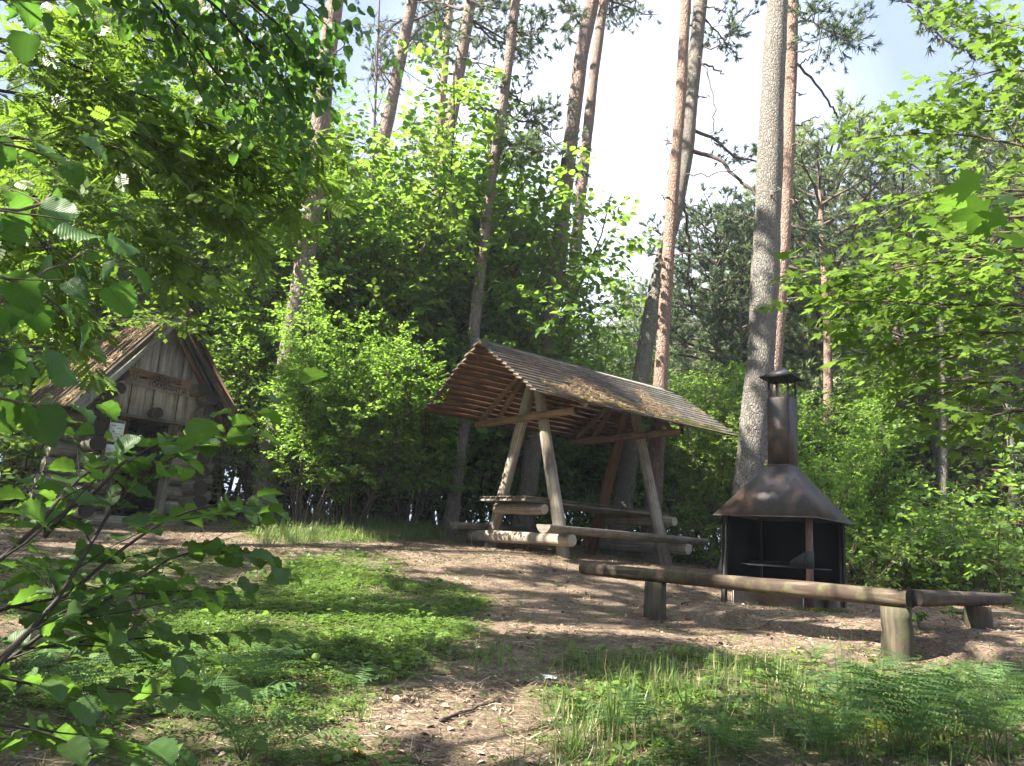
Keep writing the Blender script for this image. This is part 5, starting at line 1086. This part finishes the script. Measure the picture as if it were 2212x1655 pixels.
# maple twigs over the hut
mh = (-6.0, 7.6)
spray('young_maple', 'young maple laying pale green leaves over the hut gable', 'tree', mh,
      [([(-60, 700), (100, 690), (220, 700), (330, 690), (400, 705)], [8.6, 9.6], .012), ([(-60, 640), (120, 640), (280, 670), (370, 680)], [8.6, 9.6], .010), ([(-60, 760), (60, 735), (140, 720), (200, 735)], [8.2, 8.9], .01), ([(150, 690), (250, 690), (350, 690), (420, 705)], [9.2, 9.8], .006)],
      T_MAPL, M['maple'], .12, NM, dens=1.7, per=4, flatn=.3, droop=.15, seed=107, sideL=.36, trunk=[(V(mh[0], mh[1], g1(*mh)), V(-6.2, 7.8, 4.5), .05, .02), (V(-6.1, 7.7, 2.1), P(-60, 700, 8.6), .02, .012), (V(-6.1, 7.7, 2.6), P(-60, 640, 8.6), .02, .01), (V(-6.1, 7.7, 1.6), P(-60, 760, 8.2), .02, .01)])

# ------------------------------------------------------------------ ferns
def frond_mesh(b, base, az, L, lean, seed, w=.30):
    rr = np.random.default_rng(seed); n = 17; h = V(math.cos(az), math.sin(az), 0); pts = []; el = lean * 1.2; p = np.array(base, float)
    for i in range(n): d = h * math.cos(el) + V(0, 0, math.sin(el)); p = p + d * L / n; el -= (1.45 + rr.uniform(-.25, .25)) / n * (.6 + .8 * i / n); pts.append(p)
    pts = np.array(pts); b.tube(np.r_[[base], pts], np.linspace(.003, .0008, n + 1), 3, tint=.2, cap=False)
    sd = norm(np.cross(h, V(0, 0, 1))); pn = []; tint = rr.uniform(0, 1)
    for i in range(3, n):
        f = (i - 3) / (n - 4); pl = L * w * (math.sin(math.pi * (f * .86 + .16)) ** .8) * 1.0 if f < 1 else .02
        t = norm(pts[i] - pts[i - 1]); up = norm(np.cross(sd, t)); 
        for sg in (-1, 1):
            a = norm(sd * sg + t * .38 - V(0, 0, .18) + rr.normal(size=3) * .13); m_ = 7; tt_ = np.linspace(0, 1, m_ + 1)
            q = pts[i] + a * pl * tt_[:, None] + V(0, 0, -.10) * pl * (tt_ ** 2)[:, None]; c = norm(np.cross(up, a)); c = c if c @ t > 0 else -c
            half = L * .027 * (1 - tt_) ** .6 * rr.uniform(.75, 1.1) + .0006; v = []; fs = []
            for k in range(m_):                          # toothed pinnules on both sides
                o = len(v); mid_ = (q[k] + q[k + 1]) / 2 + a * (pl / m_) * .5
                v += [q[k], q[k + 1], mid_ + c * half[k], mid_ - c * half[k]]; fs += [[o, o + 1, o + 2], [o, o + 3, o + 1]]
            b.add(np.array(v), np.array(fs), np.c_[np.zeros(len(v)), np.zeros(len(v)), np.full(len(v), tint)])
def fern(px, py, L, n, label, mat=None, group='ferns in the foreground', seed=0, lean=1.0, name='fern'):
    g0 = gp(px, py); t = thing(name, g0, label, 'fern', group); rr = np.random.default_rng(seed)
    for k in range(n):
        b = Buf(); frond_mesh(b, V(0, 0, 0), k * 6.283 / n + rr.uniform(-.4, .4), L * rr.uniform(.75, 1.1), lean * rr.uniform(.75, 1.15), seed * 31 + k, .30); b.build('frond', mat or M['fern'], t)
    return t
FR = [('large fern filling the bottom right corner', 2150, 1640, 0.74, 7), ('fern just left of the bottom right corner one', 1960, 1640, 0.68, 7), ('pale tipped fern at the bottom right of centre', 1780, 1650, 0.68, 7), ('fern at the right edge below the short bench', 2190, 1560, 0.5, 5),
      ('fern behind the bottom right ones, below the thick bench post', 1990, 1560, 0.57, 6), ('fern low in the grass right of the tall blades', 1850, 1560, 0.57, 6), ('upright fern at the bottom just right of centre', 1370, 1600, .34, 5), ('small fern touching the bottom edge right of centre', 1600, 1655, .40, 6),
      ('fern near the right edge at the grass border', 2120, 1500, .35, 5), ('fern below the right post of the long bench', 1860, 1480, .32, 5), ('small fern at the grass border below the grill', 1760, 1440, .26, 4), ('fern in the lower left under the hazel leaves', 560, 1500, .42, 7), ('fern beside the one under the hazel leaves, lower down', 480, 1580, .45, 7),
      ('fern at the left behind the hazel branches', 330, 1470, .42, 6), ('fern at the bottom left corner', 160, 1560, .45, 7), ('small fern right of the lower left ferns', 770, 1500, .22, 4), ('low fern at the bottom left of centre', 520, 1655, .42, 6), ('fern tip in the shade at the left edge', 60, 1460, .42, 6)]
for k, (lb, px, py, L, n) in enumerate(FR): fern(px, py, L, n, lb, seed=k + 3, lean=1.05)
fern(650, 1600, .36, 5, 'pale wilted fern lying at the edge of the path', M['fern_pale'], seed=50, lean=.35); fern(1880, 1600, .34, 4, 'yellowing fern among the green ones at the right', M['yellow'], seed=51, lean=.8)

# ------------------------------------------------------------------ ground cover
R = np.random.default_rng(33); rnd.seed(33)
def scatter_pts(N, x0, x1, y0, y1):
    x = R.uniform(x0, x1, N); y = y0 + (y1 - y0) * R.random(N) ** 1.35; k = np.abs(x - y * .03) < y * .80 + .9; return x[k], y[k]
def blade_t(n=4, w=.035, bend=.5):
    v = []; f = []
    for i in range(n): t = i / (n - 1); ww = w * (1 - t) ** .6; v += [(-ww, t * (1 - .15 * t), -bend * t * t), (ww, t * (1 - .15 * t), -bend * t * t)]
    for i in range(n - 1): o = 2 * i; f.append([o, o + 1, o + 3, o + 2])
    return np.array(v), [np.array(f)]
BT = [blade_t(4, .022, .35), blade_t(4, .03, .7), blade_t(4, .016, .15)]
b = Buf()
x, y = scatter_pts(420000, -9, 11, 2.2, 15.5); gm = green_at(x, y); dn_ = fbm(x * 2.2, y * 2.2, 41); near = (y < 6.0) & (x > -.2 + (y - 3) * .02)
back = inpoly(x, y, GREENS[5]); hgt = np.where(back, R.uniform(.06, .20, len(x)), np.where(near, R.uniform(.05, .17, len(x)), R.uniform(.03, .08, len(x))))
kp = (R.random(len(x)) < gm) & ((dn_ > .44) | back) & (R.random(len(x)) < np.where(back, 1, np.where(near, .42 + .5 * (dn_ > .55), .22))); x, y, hgt = x[kp], y[kp], hgt[kp]
th = R.uniform(0, 6.28, len(x)); pos = np.c_[x, y, gz(x, y) - .004]; out = np.c_[np.cos(th), np.sin(th), np.zeros(len(x))]; up = V(0, 0, 1) + out * (R.random((len(x), 1)) ** 1.6 * 2.2); k3 = R.integers(0, 3, len(x)); dry = R.random(len(x)) < .16
for j in range(3):
    for dv in (0, 1): q = (k3 == j) & (dry == dv); b.scatter(BT[j][0], BT[j][1], pos[q], up[q], (V(0, 0, 1) - out * .6)[q] * -1 + 0, hgt[q] * R.uniform(.5, 1.5, q.sum()), R.random(q.sum()), dv)
print('blades', len(x)); M['dry_grass'] = leaf_mat('dry_grass', (.16, .13, .06), (.34, .29, .16), (.3, .25, .1), .25)
tag(b.build('grass', [M['grass'], M['dry_grass']]), 'fine green grass growing round the worn ground', 'grass', kind='stuff')
# clover and small herbs
def clover_t():
    v = []; f = []
    for k in range(3):
        a = k * 2.094; c, s = math.cos(a), math.sin(a); o = len(v)
        for (x_, y_, z_) in ((0, .05, 0), (-.42, .62, .10), (0, .95, .02), (.42, .62, .10)): v.append((x_ * c - y_ * s, x_ * s + y_ * c, z_))
        f.append([o, o + 3, o + 2, o + 1])
    return np.array(v), [np.array(f)]
CT = clover_t(); b = Buf(); x, y = scatter_pts(600000, -9, 10, 2.2, 14); gm = green_at(x, y); dn_ = fbm(x * 1.6, y * 1.6, 51)
g1m = inpoly(x + .2 * (dn_ - .5), y + .5 * (dn_ - .5), GREENS[0]); kp = (R.random(len(x)) < gm ** 1.3) & (R.random(len(x)) < np.where(g1m, np.clip((dn_ - .27) * 5, .08, 1), np.clip((dn_ - .40) * 3.5, .03, .5))); edge = (gm < .5) & (R.random(len(x)) < .02) & (fbm(x * 3, y * 3, 61) > .5); kp |= edge; x, y = x[kp], y[kp]
pos = np.c_[x, y, gz(x, y) + R.uniform(.008, .05, len(x))]; ax = np.c_[R.normal(size=(len(x), 2)), np.zeros(len(x))]; b.scatter(CT[0], CT[1], pos, ax, V(0, 0, 1) + R.normal(size=pos.shape) * .32, R.uniform(.014, .034, len(x)), R.random(len(x)))
print('clover', len(x)); tag(b.build('ground_cover', M['clover']), 'low clover-like leaves carpeting the shaded hollow', 'ground cover', kind='stuff')
# broader seedlings
b = Buf(); x, y = scatter_pts(2600, -8, 10, 2.4, 14.5); kp = green_at(x, y) > .5; x, y = x[kp], y[kp]; n = len(x); rep = 5; x = np.repeat(x, rep) + R.normal(size=n * rep) * .02; y = np.repeat(y, rep) + R.normal(size=n * rep) * .02
pos = np.c_[x, y, gz(x, y) + R.uniform(.02, .10, len(x))]; ax = np.c_[R.normal(size=(len(x), 2)), np.full(len(x), .3)]; b.scatter(T_RND[0], T_RND[1], pos, ax, V(0, 0, 1) + R.normal(size=pos.shape) * .35, R.uniform(.03, .075, len(x)), R.random(len(x))); tag(b.build('herb_leaves', M['clover']), 'scattered broad herb leaves in the grass', 'herbs', kind='stuff')
# litter: needles, chips, dead leaves
m = Mat('litter'); vec, g = m.gr(); M['litter'] = m.col(m.ramp(g[2], [(0, (.045, .032, .022)), (.3, (.17, .12, .08)), (.7, (.36, .265, .18)), (.9, (.42, .33, .24)), (1, (.50, .43, .35))]), .9, .15)
chip_t = (np.array([(-.5, 0, 0), (.35, .1, .12), (.5, .8, .0), (-.2, 1, .15)]), [np.array([[0, 1, 2, 3]])]); dl_t = tmpl_round(2, .36, .16)
x, y = scatter_pts(290000, -8, 9, 2.3, 14.5); gm = green_at(x, y); d_ = fbm(x * 2.5, y * 2.5, 71); kp = R.random(len(x)) < np.where(gm > .5, .22, .18 + .82 * np.clip((d_ - .36) * 6, 0, 1)); x, y = x[kp], y[kp]; n = len(x); pos = np.c_[x, y, gz(x, y) + R.uniform(.001, .012, n)]
ax = np.c_[R.normal(size=(n, 2)), R.normal(size=n) * .08]; nor = V(0, 0, 1) + R.normal(size=pos.shape) * .3; kk = R.random(n); b = Buf(); tn = R.random(n) ** 1.3; tn = np.where((kk > .83) & (kk < .845), tn * .55, tn)
nt_ = (needle_t[0] * V(.7, 1, 1), needle_t[1])
for lo, hi, T_, s0, s1 in ((0, .83, nt_, .04, .10), (.83, .845, (needle_t[0] * V(.4, 1, 1), needle_t[1]), .10, .24), (.845, .96, chip_t, .008, .022), (.96, 1, dl_t, .03, .055)): q = (kk >= lo) & (kk < hi); b.scatter(T_[0], T_[1], pos[q], ax[q], nor[q], R.uniform(s0, s1, q.sum()), tn[q])
print('litter', n); tag(b.build('forest_litter', M['litter']), 'pine needles, bark chips and dead leaves strewn over the bare soil', 'litter', kind='stuff')
# twigs on the ground
m = flat('fallen_twig', (.20, .15, .11), .9, .1, 20); 
for k, (px, py, L, a, lb) in enumerate([(1650, 1358, .8, .05, 'long pale stick lying behind the long bench'), (1480, 1305, .28, 1.0, 'dark forked stick left of the grill on the bare soil'), (1010, 1545, .5, .9, 'dark stick half buried in the path in the foreground'), (2180, 1352, .5, .1, 'stick on the soil beyond the short bench at the right edge'), (1130, 1320, .4, .2, 'thin stick in the middle of the worn clearing'), (620, 1115, .5, .5, 'stick at the grass edge right of the hut')]):
    g0 = gp(px, py); b = Buf(); pts = []; p = g0 - V(math.cos(a), math.sin(a), 0) * L / 2; 
    for i in range(8): q = p + V(math.cos(a), math.sin(a), 0) * L * i / 7 + V(0, 0, 0) + R.normal(size=3) * .008; q[2] = g1(q[0], q[1]) + .012; pts.append(q)
    b.tube(np.array(pts) - g0, np.linspace(.011, .004, 8), 6, rn=.1); b.tube([pts[4] - g0, pts[4] - g0 + V(math.cos(a + .7), math.sin(a + .7), .05) * L * .2, pts[4] - g0 + V(math.cos(a + .6), math.sin(a + .6), .1) * L * .33], [.006, .004, .002], 5)
    o = b.build('fallen_stick', M['twig_dark'] if 'dark' in lb else m, None, None, True); o.location = Vector(g0); tag(o, lb, 'stick')
# tall sedge tufts and single blades
def sedge(px, py, n, H, label, spreadv=.35, seed=0, w=.008):
    g0 = gp(px, py); rr = np.random.default_rng(seed); b = Buf()
    for k in range(n):
        a = rr.uniform(0, 6.28); e = rr.uniform(.02, spreadv); L = H * rr.uniform(.5, 1.05); o = V(math.cos(a), math.sin(a), 0); sd = V(-o[1], o[0], 0); base = o * rr.uniform(0, .05) + V(0, 0, -.02); v = []; m_ = 7; tn = rr.random()
        for i in range(m_): t = i / (m_ - 1); c = base + V(0, 0, 1) * L * t * (1 - .12 * e * t) + o * L * e * t * t * 1.4; ww = w * (1 - t ** 1.6) * .5 + .0004; v += [c - sd * ww, c + sd * ww]
        f = [[2 * i, 2 * i + 1, 2 * i + 3, 2 * i + 2] for i in range(m_ - 1)]; b.add(np.array(v), np.array(f), np.c_[np.zeros(2 * m_), np.zeros(2 * m_), np.full(2 * m_, tn)])
    t = b.build('grass_tuft', M['grass']); t.location = Vector(g0); return tag(t, label, 'grass tuft', 'tall grass tufts in the foreground')
sedge(1320, 1600, 26, .42, 'dense upright tuft of tall grass right of the path', .3, 1); sedge(1360, 1560, 16, .34, 'second upright tuft just right of the densest one', .35, 2); sedge(1830, 1580, 9, .62, 'tall narrow tuft rising in front of the bench', .12, 3, .016); sedge(1900, 1545, 5, .5, 'leaning pale tuft left of the thick bench post', .5, 4)
sedge(1640, 1560, 10, .34, 'loose tuft below the grill', .5, 5); sedge(1700, 1520, 8, .4, 'thin seeding tuft below the grill post', .3, 6, .004); sedge(1480, 1545, 14, .28, 'short tuft in the middle of the foreground grass', .6, 7); sedge(2160, 1500, 7, .42, 'thin pale stalks near the right edge', .2, 8, .004)
sedge(1230, 1640, 16, .3, 'tuft at the bottom edge left of the ferns', .8, 9); sedge(1560, 1620, 22, .32, 'wide arching tuft at the bottom among the ferns', .9, 10); sedge(840, 1480, 14, .16, 'small tuft in the shaded hollow', .8, 11); sedge(780, 1560, 14, .18, 'small tuft beside the pale wilted fern', .8, 12); sedge(1060, 1170, 12, .22, 'dry tuft by the shelter bench beam', .5, 13); sedge(1240, 1215, 14, .2, 'tuft at the foot of the front shelter leg', .5, 14); sedge(1700, 1545, 14, .36, 'tuft left of the tall narrow one', .6, 15); sedge(2010, 1600, 12, .4, 'tuft standing among the bottom right ferns', .6, 16); sedge(450, 1500, 14, .25, 'arching tuft under the hazel', .9, 17)
# broad-leaved seedlings by the short bench
for k, (px, py, lb) in enumerate([(2060, 1330, 'broad-leaved seedling beside the far post of the short bench'), (1985, 1352, 'broad-leaved seedling right of the thick middle post'), (2150, 1300, 'tiny seedling past the end of the short bench')]):
    g0 = gp(px, py + 12); b = Buf(); n = 9; pos = R.normal(size=(n, 3)) * V(.05, .05, 0) + V(0, 0, .07); pos[:, 2] += R.uniform(0, .08, n); a = R.uniform(0, 6.28, n); b.scatter(T_SER[0], T_SER[1], pos, np.c_[np.cos(a), np.sin(a), np.full(n, .1)], V(0, 0, 1) + R.normal(size=(n, 3)) * .3, R.uniform(.08, .13, n) * (.6 if k == 2 else 1), R.random(n))
    for q in pos: b.tube([V(0, 0, -.02), q * V(.6, .6, .6), q], .002, 3, cap=False)
    o = b.build('seedling', M['hazel_near']); o.location = Vector(g0); tag(o, lb, 'seedling')
# crumpled white wrapper, small scraps, fallen leaf, stone
g0 = gp(1187, 1472); b = Buf(); n = 6; vv = []
for i in range(n):
    for j in range(n): vv.append((i / 5 * .085 - .04 + R.normal() * .006, j / 5 * .06 - .03 + R.normal() * .006, .012 + abs(R.normal()) * .012))
q = [[i * n + j, (i + 1) * n + j, (i + 1) * n + j + 1, i * n + j + 1] for i in range(n - 1) for j in range(n - 1)]; b.add(np.array(vv), np.array(q)); o = b.build('paper_scrap', flat('wrapper', (.75, .77, .80), .3, .6, 20, .1)); o.location = Vector(g0); tag(o, 'crumpled white wrapper lying at the edge of the path', 'litter')
for k, (px, py, c, lb, s_) in enumerate([(757, 1648, (.45, .20, .08), 'orange-brown dead leaf at the bottom edge', .085), (1478, 1342, (.30, .13, .06), 'reddish dead leaf on the soil before the long bench', .07), (1550, 1395, (.26, .19, .14), 'brown dead leaf below the grill on the soil', .06), (1790, 1385, (.33, .24, .19), 'pinkish dead leaf right under the long bench', .06)]):
    g0 = gp(px, py); b = Buf(); b.scatter(T_SER[0] * V(1, 1, 1.8), T_SER[1], [V(0, 0, .012)], [V(1, .4, .1)], [V(.1, .2, 1)], s_, .5); o = b.build('dead_leaf', flat('dead_leaf', c, .7, .3, 30)); o.location = Vector(g0); tag(o, lb, 'dead leaf')

# ------------------------------------------------------------------ unseen maples added on the sunny side, crowns cut to shape sun and shade
LIT = [gpoly(p) for p in ([(640, 1235), (740, 1190), (850, 1192), (890, 1240), (820, 1275), (660, 1282)], [(860, 1195), (1000, 1185), (1190, 1195), (1200, 1225), (1100, 1232), (900, 1228)], [(430, 1275), (600, 1195), (670, 1195), (620, 1250), (480, 1300)],
                          [(1040, 1345), (1260, 1318), (1330, 1345), (1180, 1382), (1050, 1378)], [(860, 1330), (960, 1320), (980, 1345), (880, 1355)], [(640, 1420), (720, 1410), (740, 1440), (650, 1450)], [(1165, 1400), (1290, 1395), (1300, 1440), (1170, 1450)], [(280, 1440), (350, 1420), (380, 1460), (330, 1490)], [(0, 1290), (150, 1280), (260, 1330), (120, 1370), (0, 1360)], [(520, 1130), (600, 1120), (640, 1140), (540, 1165)],
                          [(1560, 1290), (1700, 1290), (1700, 1320), (1560, 1315)], [(720, 1115), (900, 1140), (960, 1150), (900, 1170), (740, 1160)], [(860, 1400), (940, 1410), (930, 1440), (860, 1440)], [(1040, 1165), (1130, 1165), (1230, 1185), (1200, 1205), (1040, 1200)])]
def shade_trees():
    global R; R = np.random.default_rng(99); rnd.seed(99); N = 62000
    gx_ = R.uniform(-8.5, 9.5, N); gy_ = R.uniform(.5, 15.5, N); zc = R.uniform(5.5, 17, N); zg_ = -.45; tt = (zc - zg_) / SUNV[2]
    pos = np.c_[gx_, gy_, np.full(N, zg_)] + SUNV * tt[:, None]
    jx = gx_ + .30 * (fbm(gx_ * 2.5, gy_ * 2.5, 81) - .47); jy = gy_ + .30 * (fbm(gx_ * 2.5, gy_ * 2.5, 91) - .47)
    lit = np.zeros(N, bool)
    for p in LIT: lit |= inpoly(jx, jy, p)
    hole = fbm(gx_ * 1.15, gy_ * 1.7, 82) + .35 * fbm(gx_ * 4.5, gy_ * 4.5, 83); kp = ~lit & (hole < .715)
    for (xa, xb, ya, yb, zz_, pr) in ((2.2, 6.5, 4, 7.5, 2.6, .85), (-7.5, -4, 8, 11.5, 2.6, .6), (-4.5, 2.5, 12.5, 16, 1.5, .5), (-4.5, 2.5, 12.5, 16, 4, .75), (-.5, 4, 11, 15.5, 2.7, .6), (-5, .2, 2.8, 6.2, 2.0, 1.4), (-5, .2, 2.8, 6.2, 3.2, 1.4), (2.5, 6.5, 4, 7, 1.4, 1.2), (2.5, 6.5, 4, 7, 3.4, 1.2), (-6.5, -3.5, 9.5, 13, 1.2, 1.0), (3, 8, 12, 15, 1.5, .6), (-2.4, .6, 1.2, 3.4, 0, 1.0), (-1.0, 1.6, 10.6, 13.6, .3, 1.4), (-1.0, 1.6, 10.6, 13.6, 1.2, 1.2)):
        q_ = pos - SUNV * ((pos[:, 2] - zz_) / SUNV[2])[:, None]; kp &= ~((q_[:, 0] > xa) & (q_[:, 0] < xb) & (q_[:, 1] > ya) & (q_[:, 1] < yb) & (fbm(q_[:, 0] * 1.3, q_[:, 1] * 1.3, 77) < .30 + pr * .25))
    # keep out of the picture
    zz = pos @ FW; u = np.where(zz > .05, 1106 + FPX * (pos @ CR) / np.maximum(zz, .05), 9e9); v_ = np.where(zz > .05, 827.5 - FPX * (pos @ CU) / np.maximum(zz, .05), 9e9)
    vis = (zz > .05) & (u > -350) & (u < 2600) & (v_ > -330) & (v_ < 2100); kp &= ~vis
    pos = pos[kp]; feet = np.array([(-6.5, .5), (-9.0, 4.0), (-12.0, -1.0), (-4.0, -4.5), (-11.5, 7.5), (-15.5, 4.0), (-8.0, -5.5)]); 
    idx = np.argmin(np.hypot(pos[:, None, 0] - feet[None, :, 0], pos[:, None, 1] - feet[None, :, 1]), 1)
    names = ['behind and left of the camera', 'left of the rowan', 'far left of the clearing', 'behind the camera', 'left of the hut', 'farthest left', 'farthest behind the camera']
    for k, f in enumerate(feet):
        q = pos[idx == k]
        if len(q) < 50: continue
        t = thing('maple_tree', (f[0], f[1], g1(*f)), 'added unseen shade maple ' + names[k], 'tree', 'added shade maples out of view'); base = V(f[0], f[1], g1(*f)); b = Buf(); zt = q[:, 2].max() - 1; b.tube([base - V(0, 0, .2), V(f[0] + .1, f[1], zt * .5), V(f[0], f[1] + .1, zt)], [.2, .14, .04], 10)
        for c in q[R.choice(len(q), min(70, len(q)), replace=False)]: s_ = V(f[0], f[1], max(2.5, c[2] - 1.2 - .45 * math.hypot(c[0] - f[0], c[1] - f[1]))); b.tube([s_, (s_ + c) / 2 + V(0, 0, .3), c], [.035, .02, .006], 4, cap=False)
        b.build('trunk', M['bark_grey'], t, base); b = Buf(); b.scatter(T_HEX[0], T_HEX[1], q, rand_unit(len(q)) * V(1, 1, .3), V(0, 0, 1) + R.normal(size=q.shape) * .5, R.uniform(.14, .24, len(q)), R.random(len(q))); b.build('crown', M['maple_dark'], t, base); print('shade', k, len(q))
shade_trees()

# ------------------------------------------------------------------ the air
hm = bpy.data.materials.new('haze'); hm.use_nodes = True; ht_ = hm.node_tree; ht_.nodes.remove(ht_.nodes['Principled BSDF']); pv = ht_.nodes.new('ShaderNodeVolumePrincipled')
pv.inputs['Color'].default_value = (.86, .93, 1, 1); pv.inputs['Density'].default_value = .0012; pv.inputs['Anisotropy'].default_value = .2
ht_.links.new(pv.outputs[0], ht_.nodes['Material Output'].inputs['Volume'])
b = Buf(); zs = [o.matrix_world.translation.z for o in COL.objects]; b.box(V(0, 100, 9.5), (V(1, 0, 0), V(0, 1, 0), V(0, 0, 1)), (230, 225, 16.5), .5); hz_o = b.build('haze', hm); tag(hz_o, 'thin bluish morning haze between the trees', 'haze', kind='stuff')
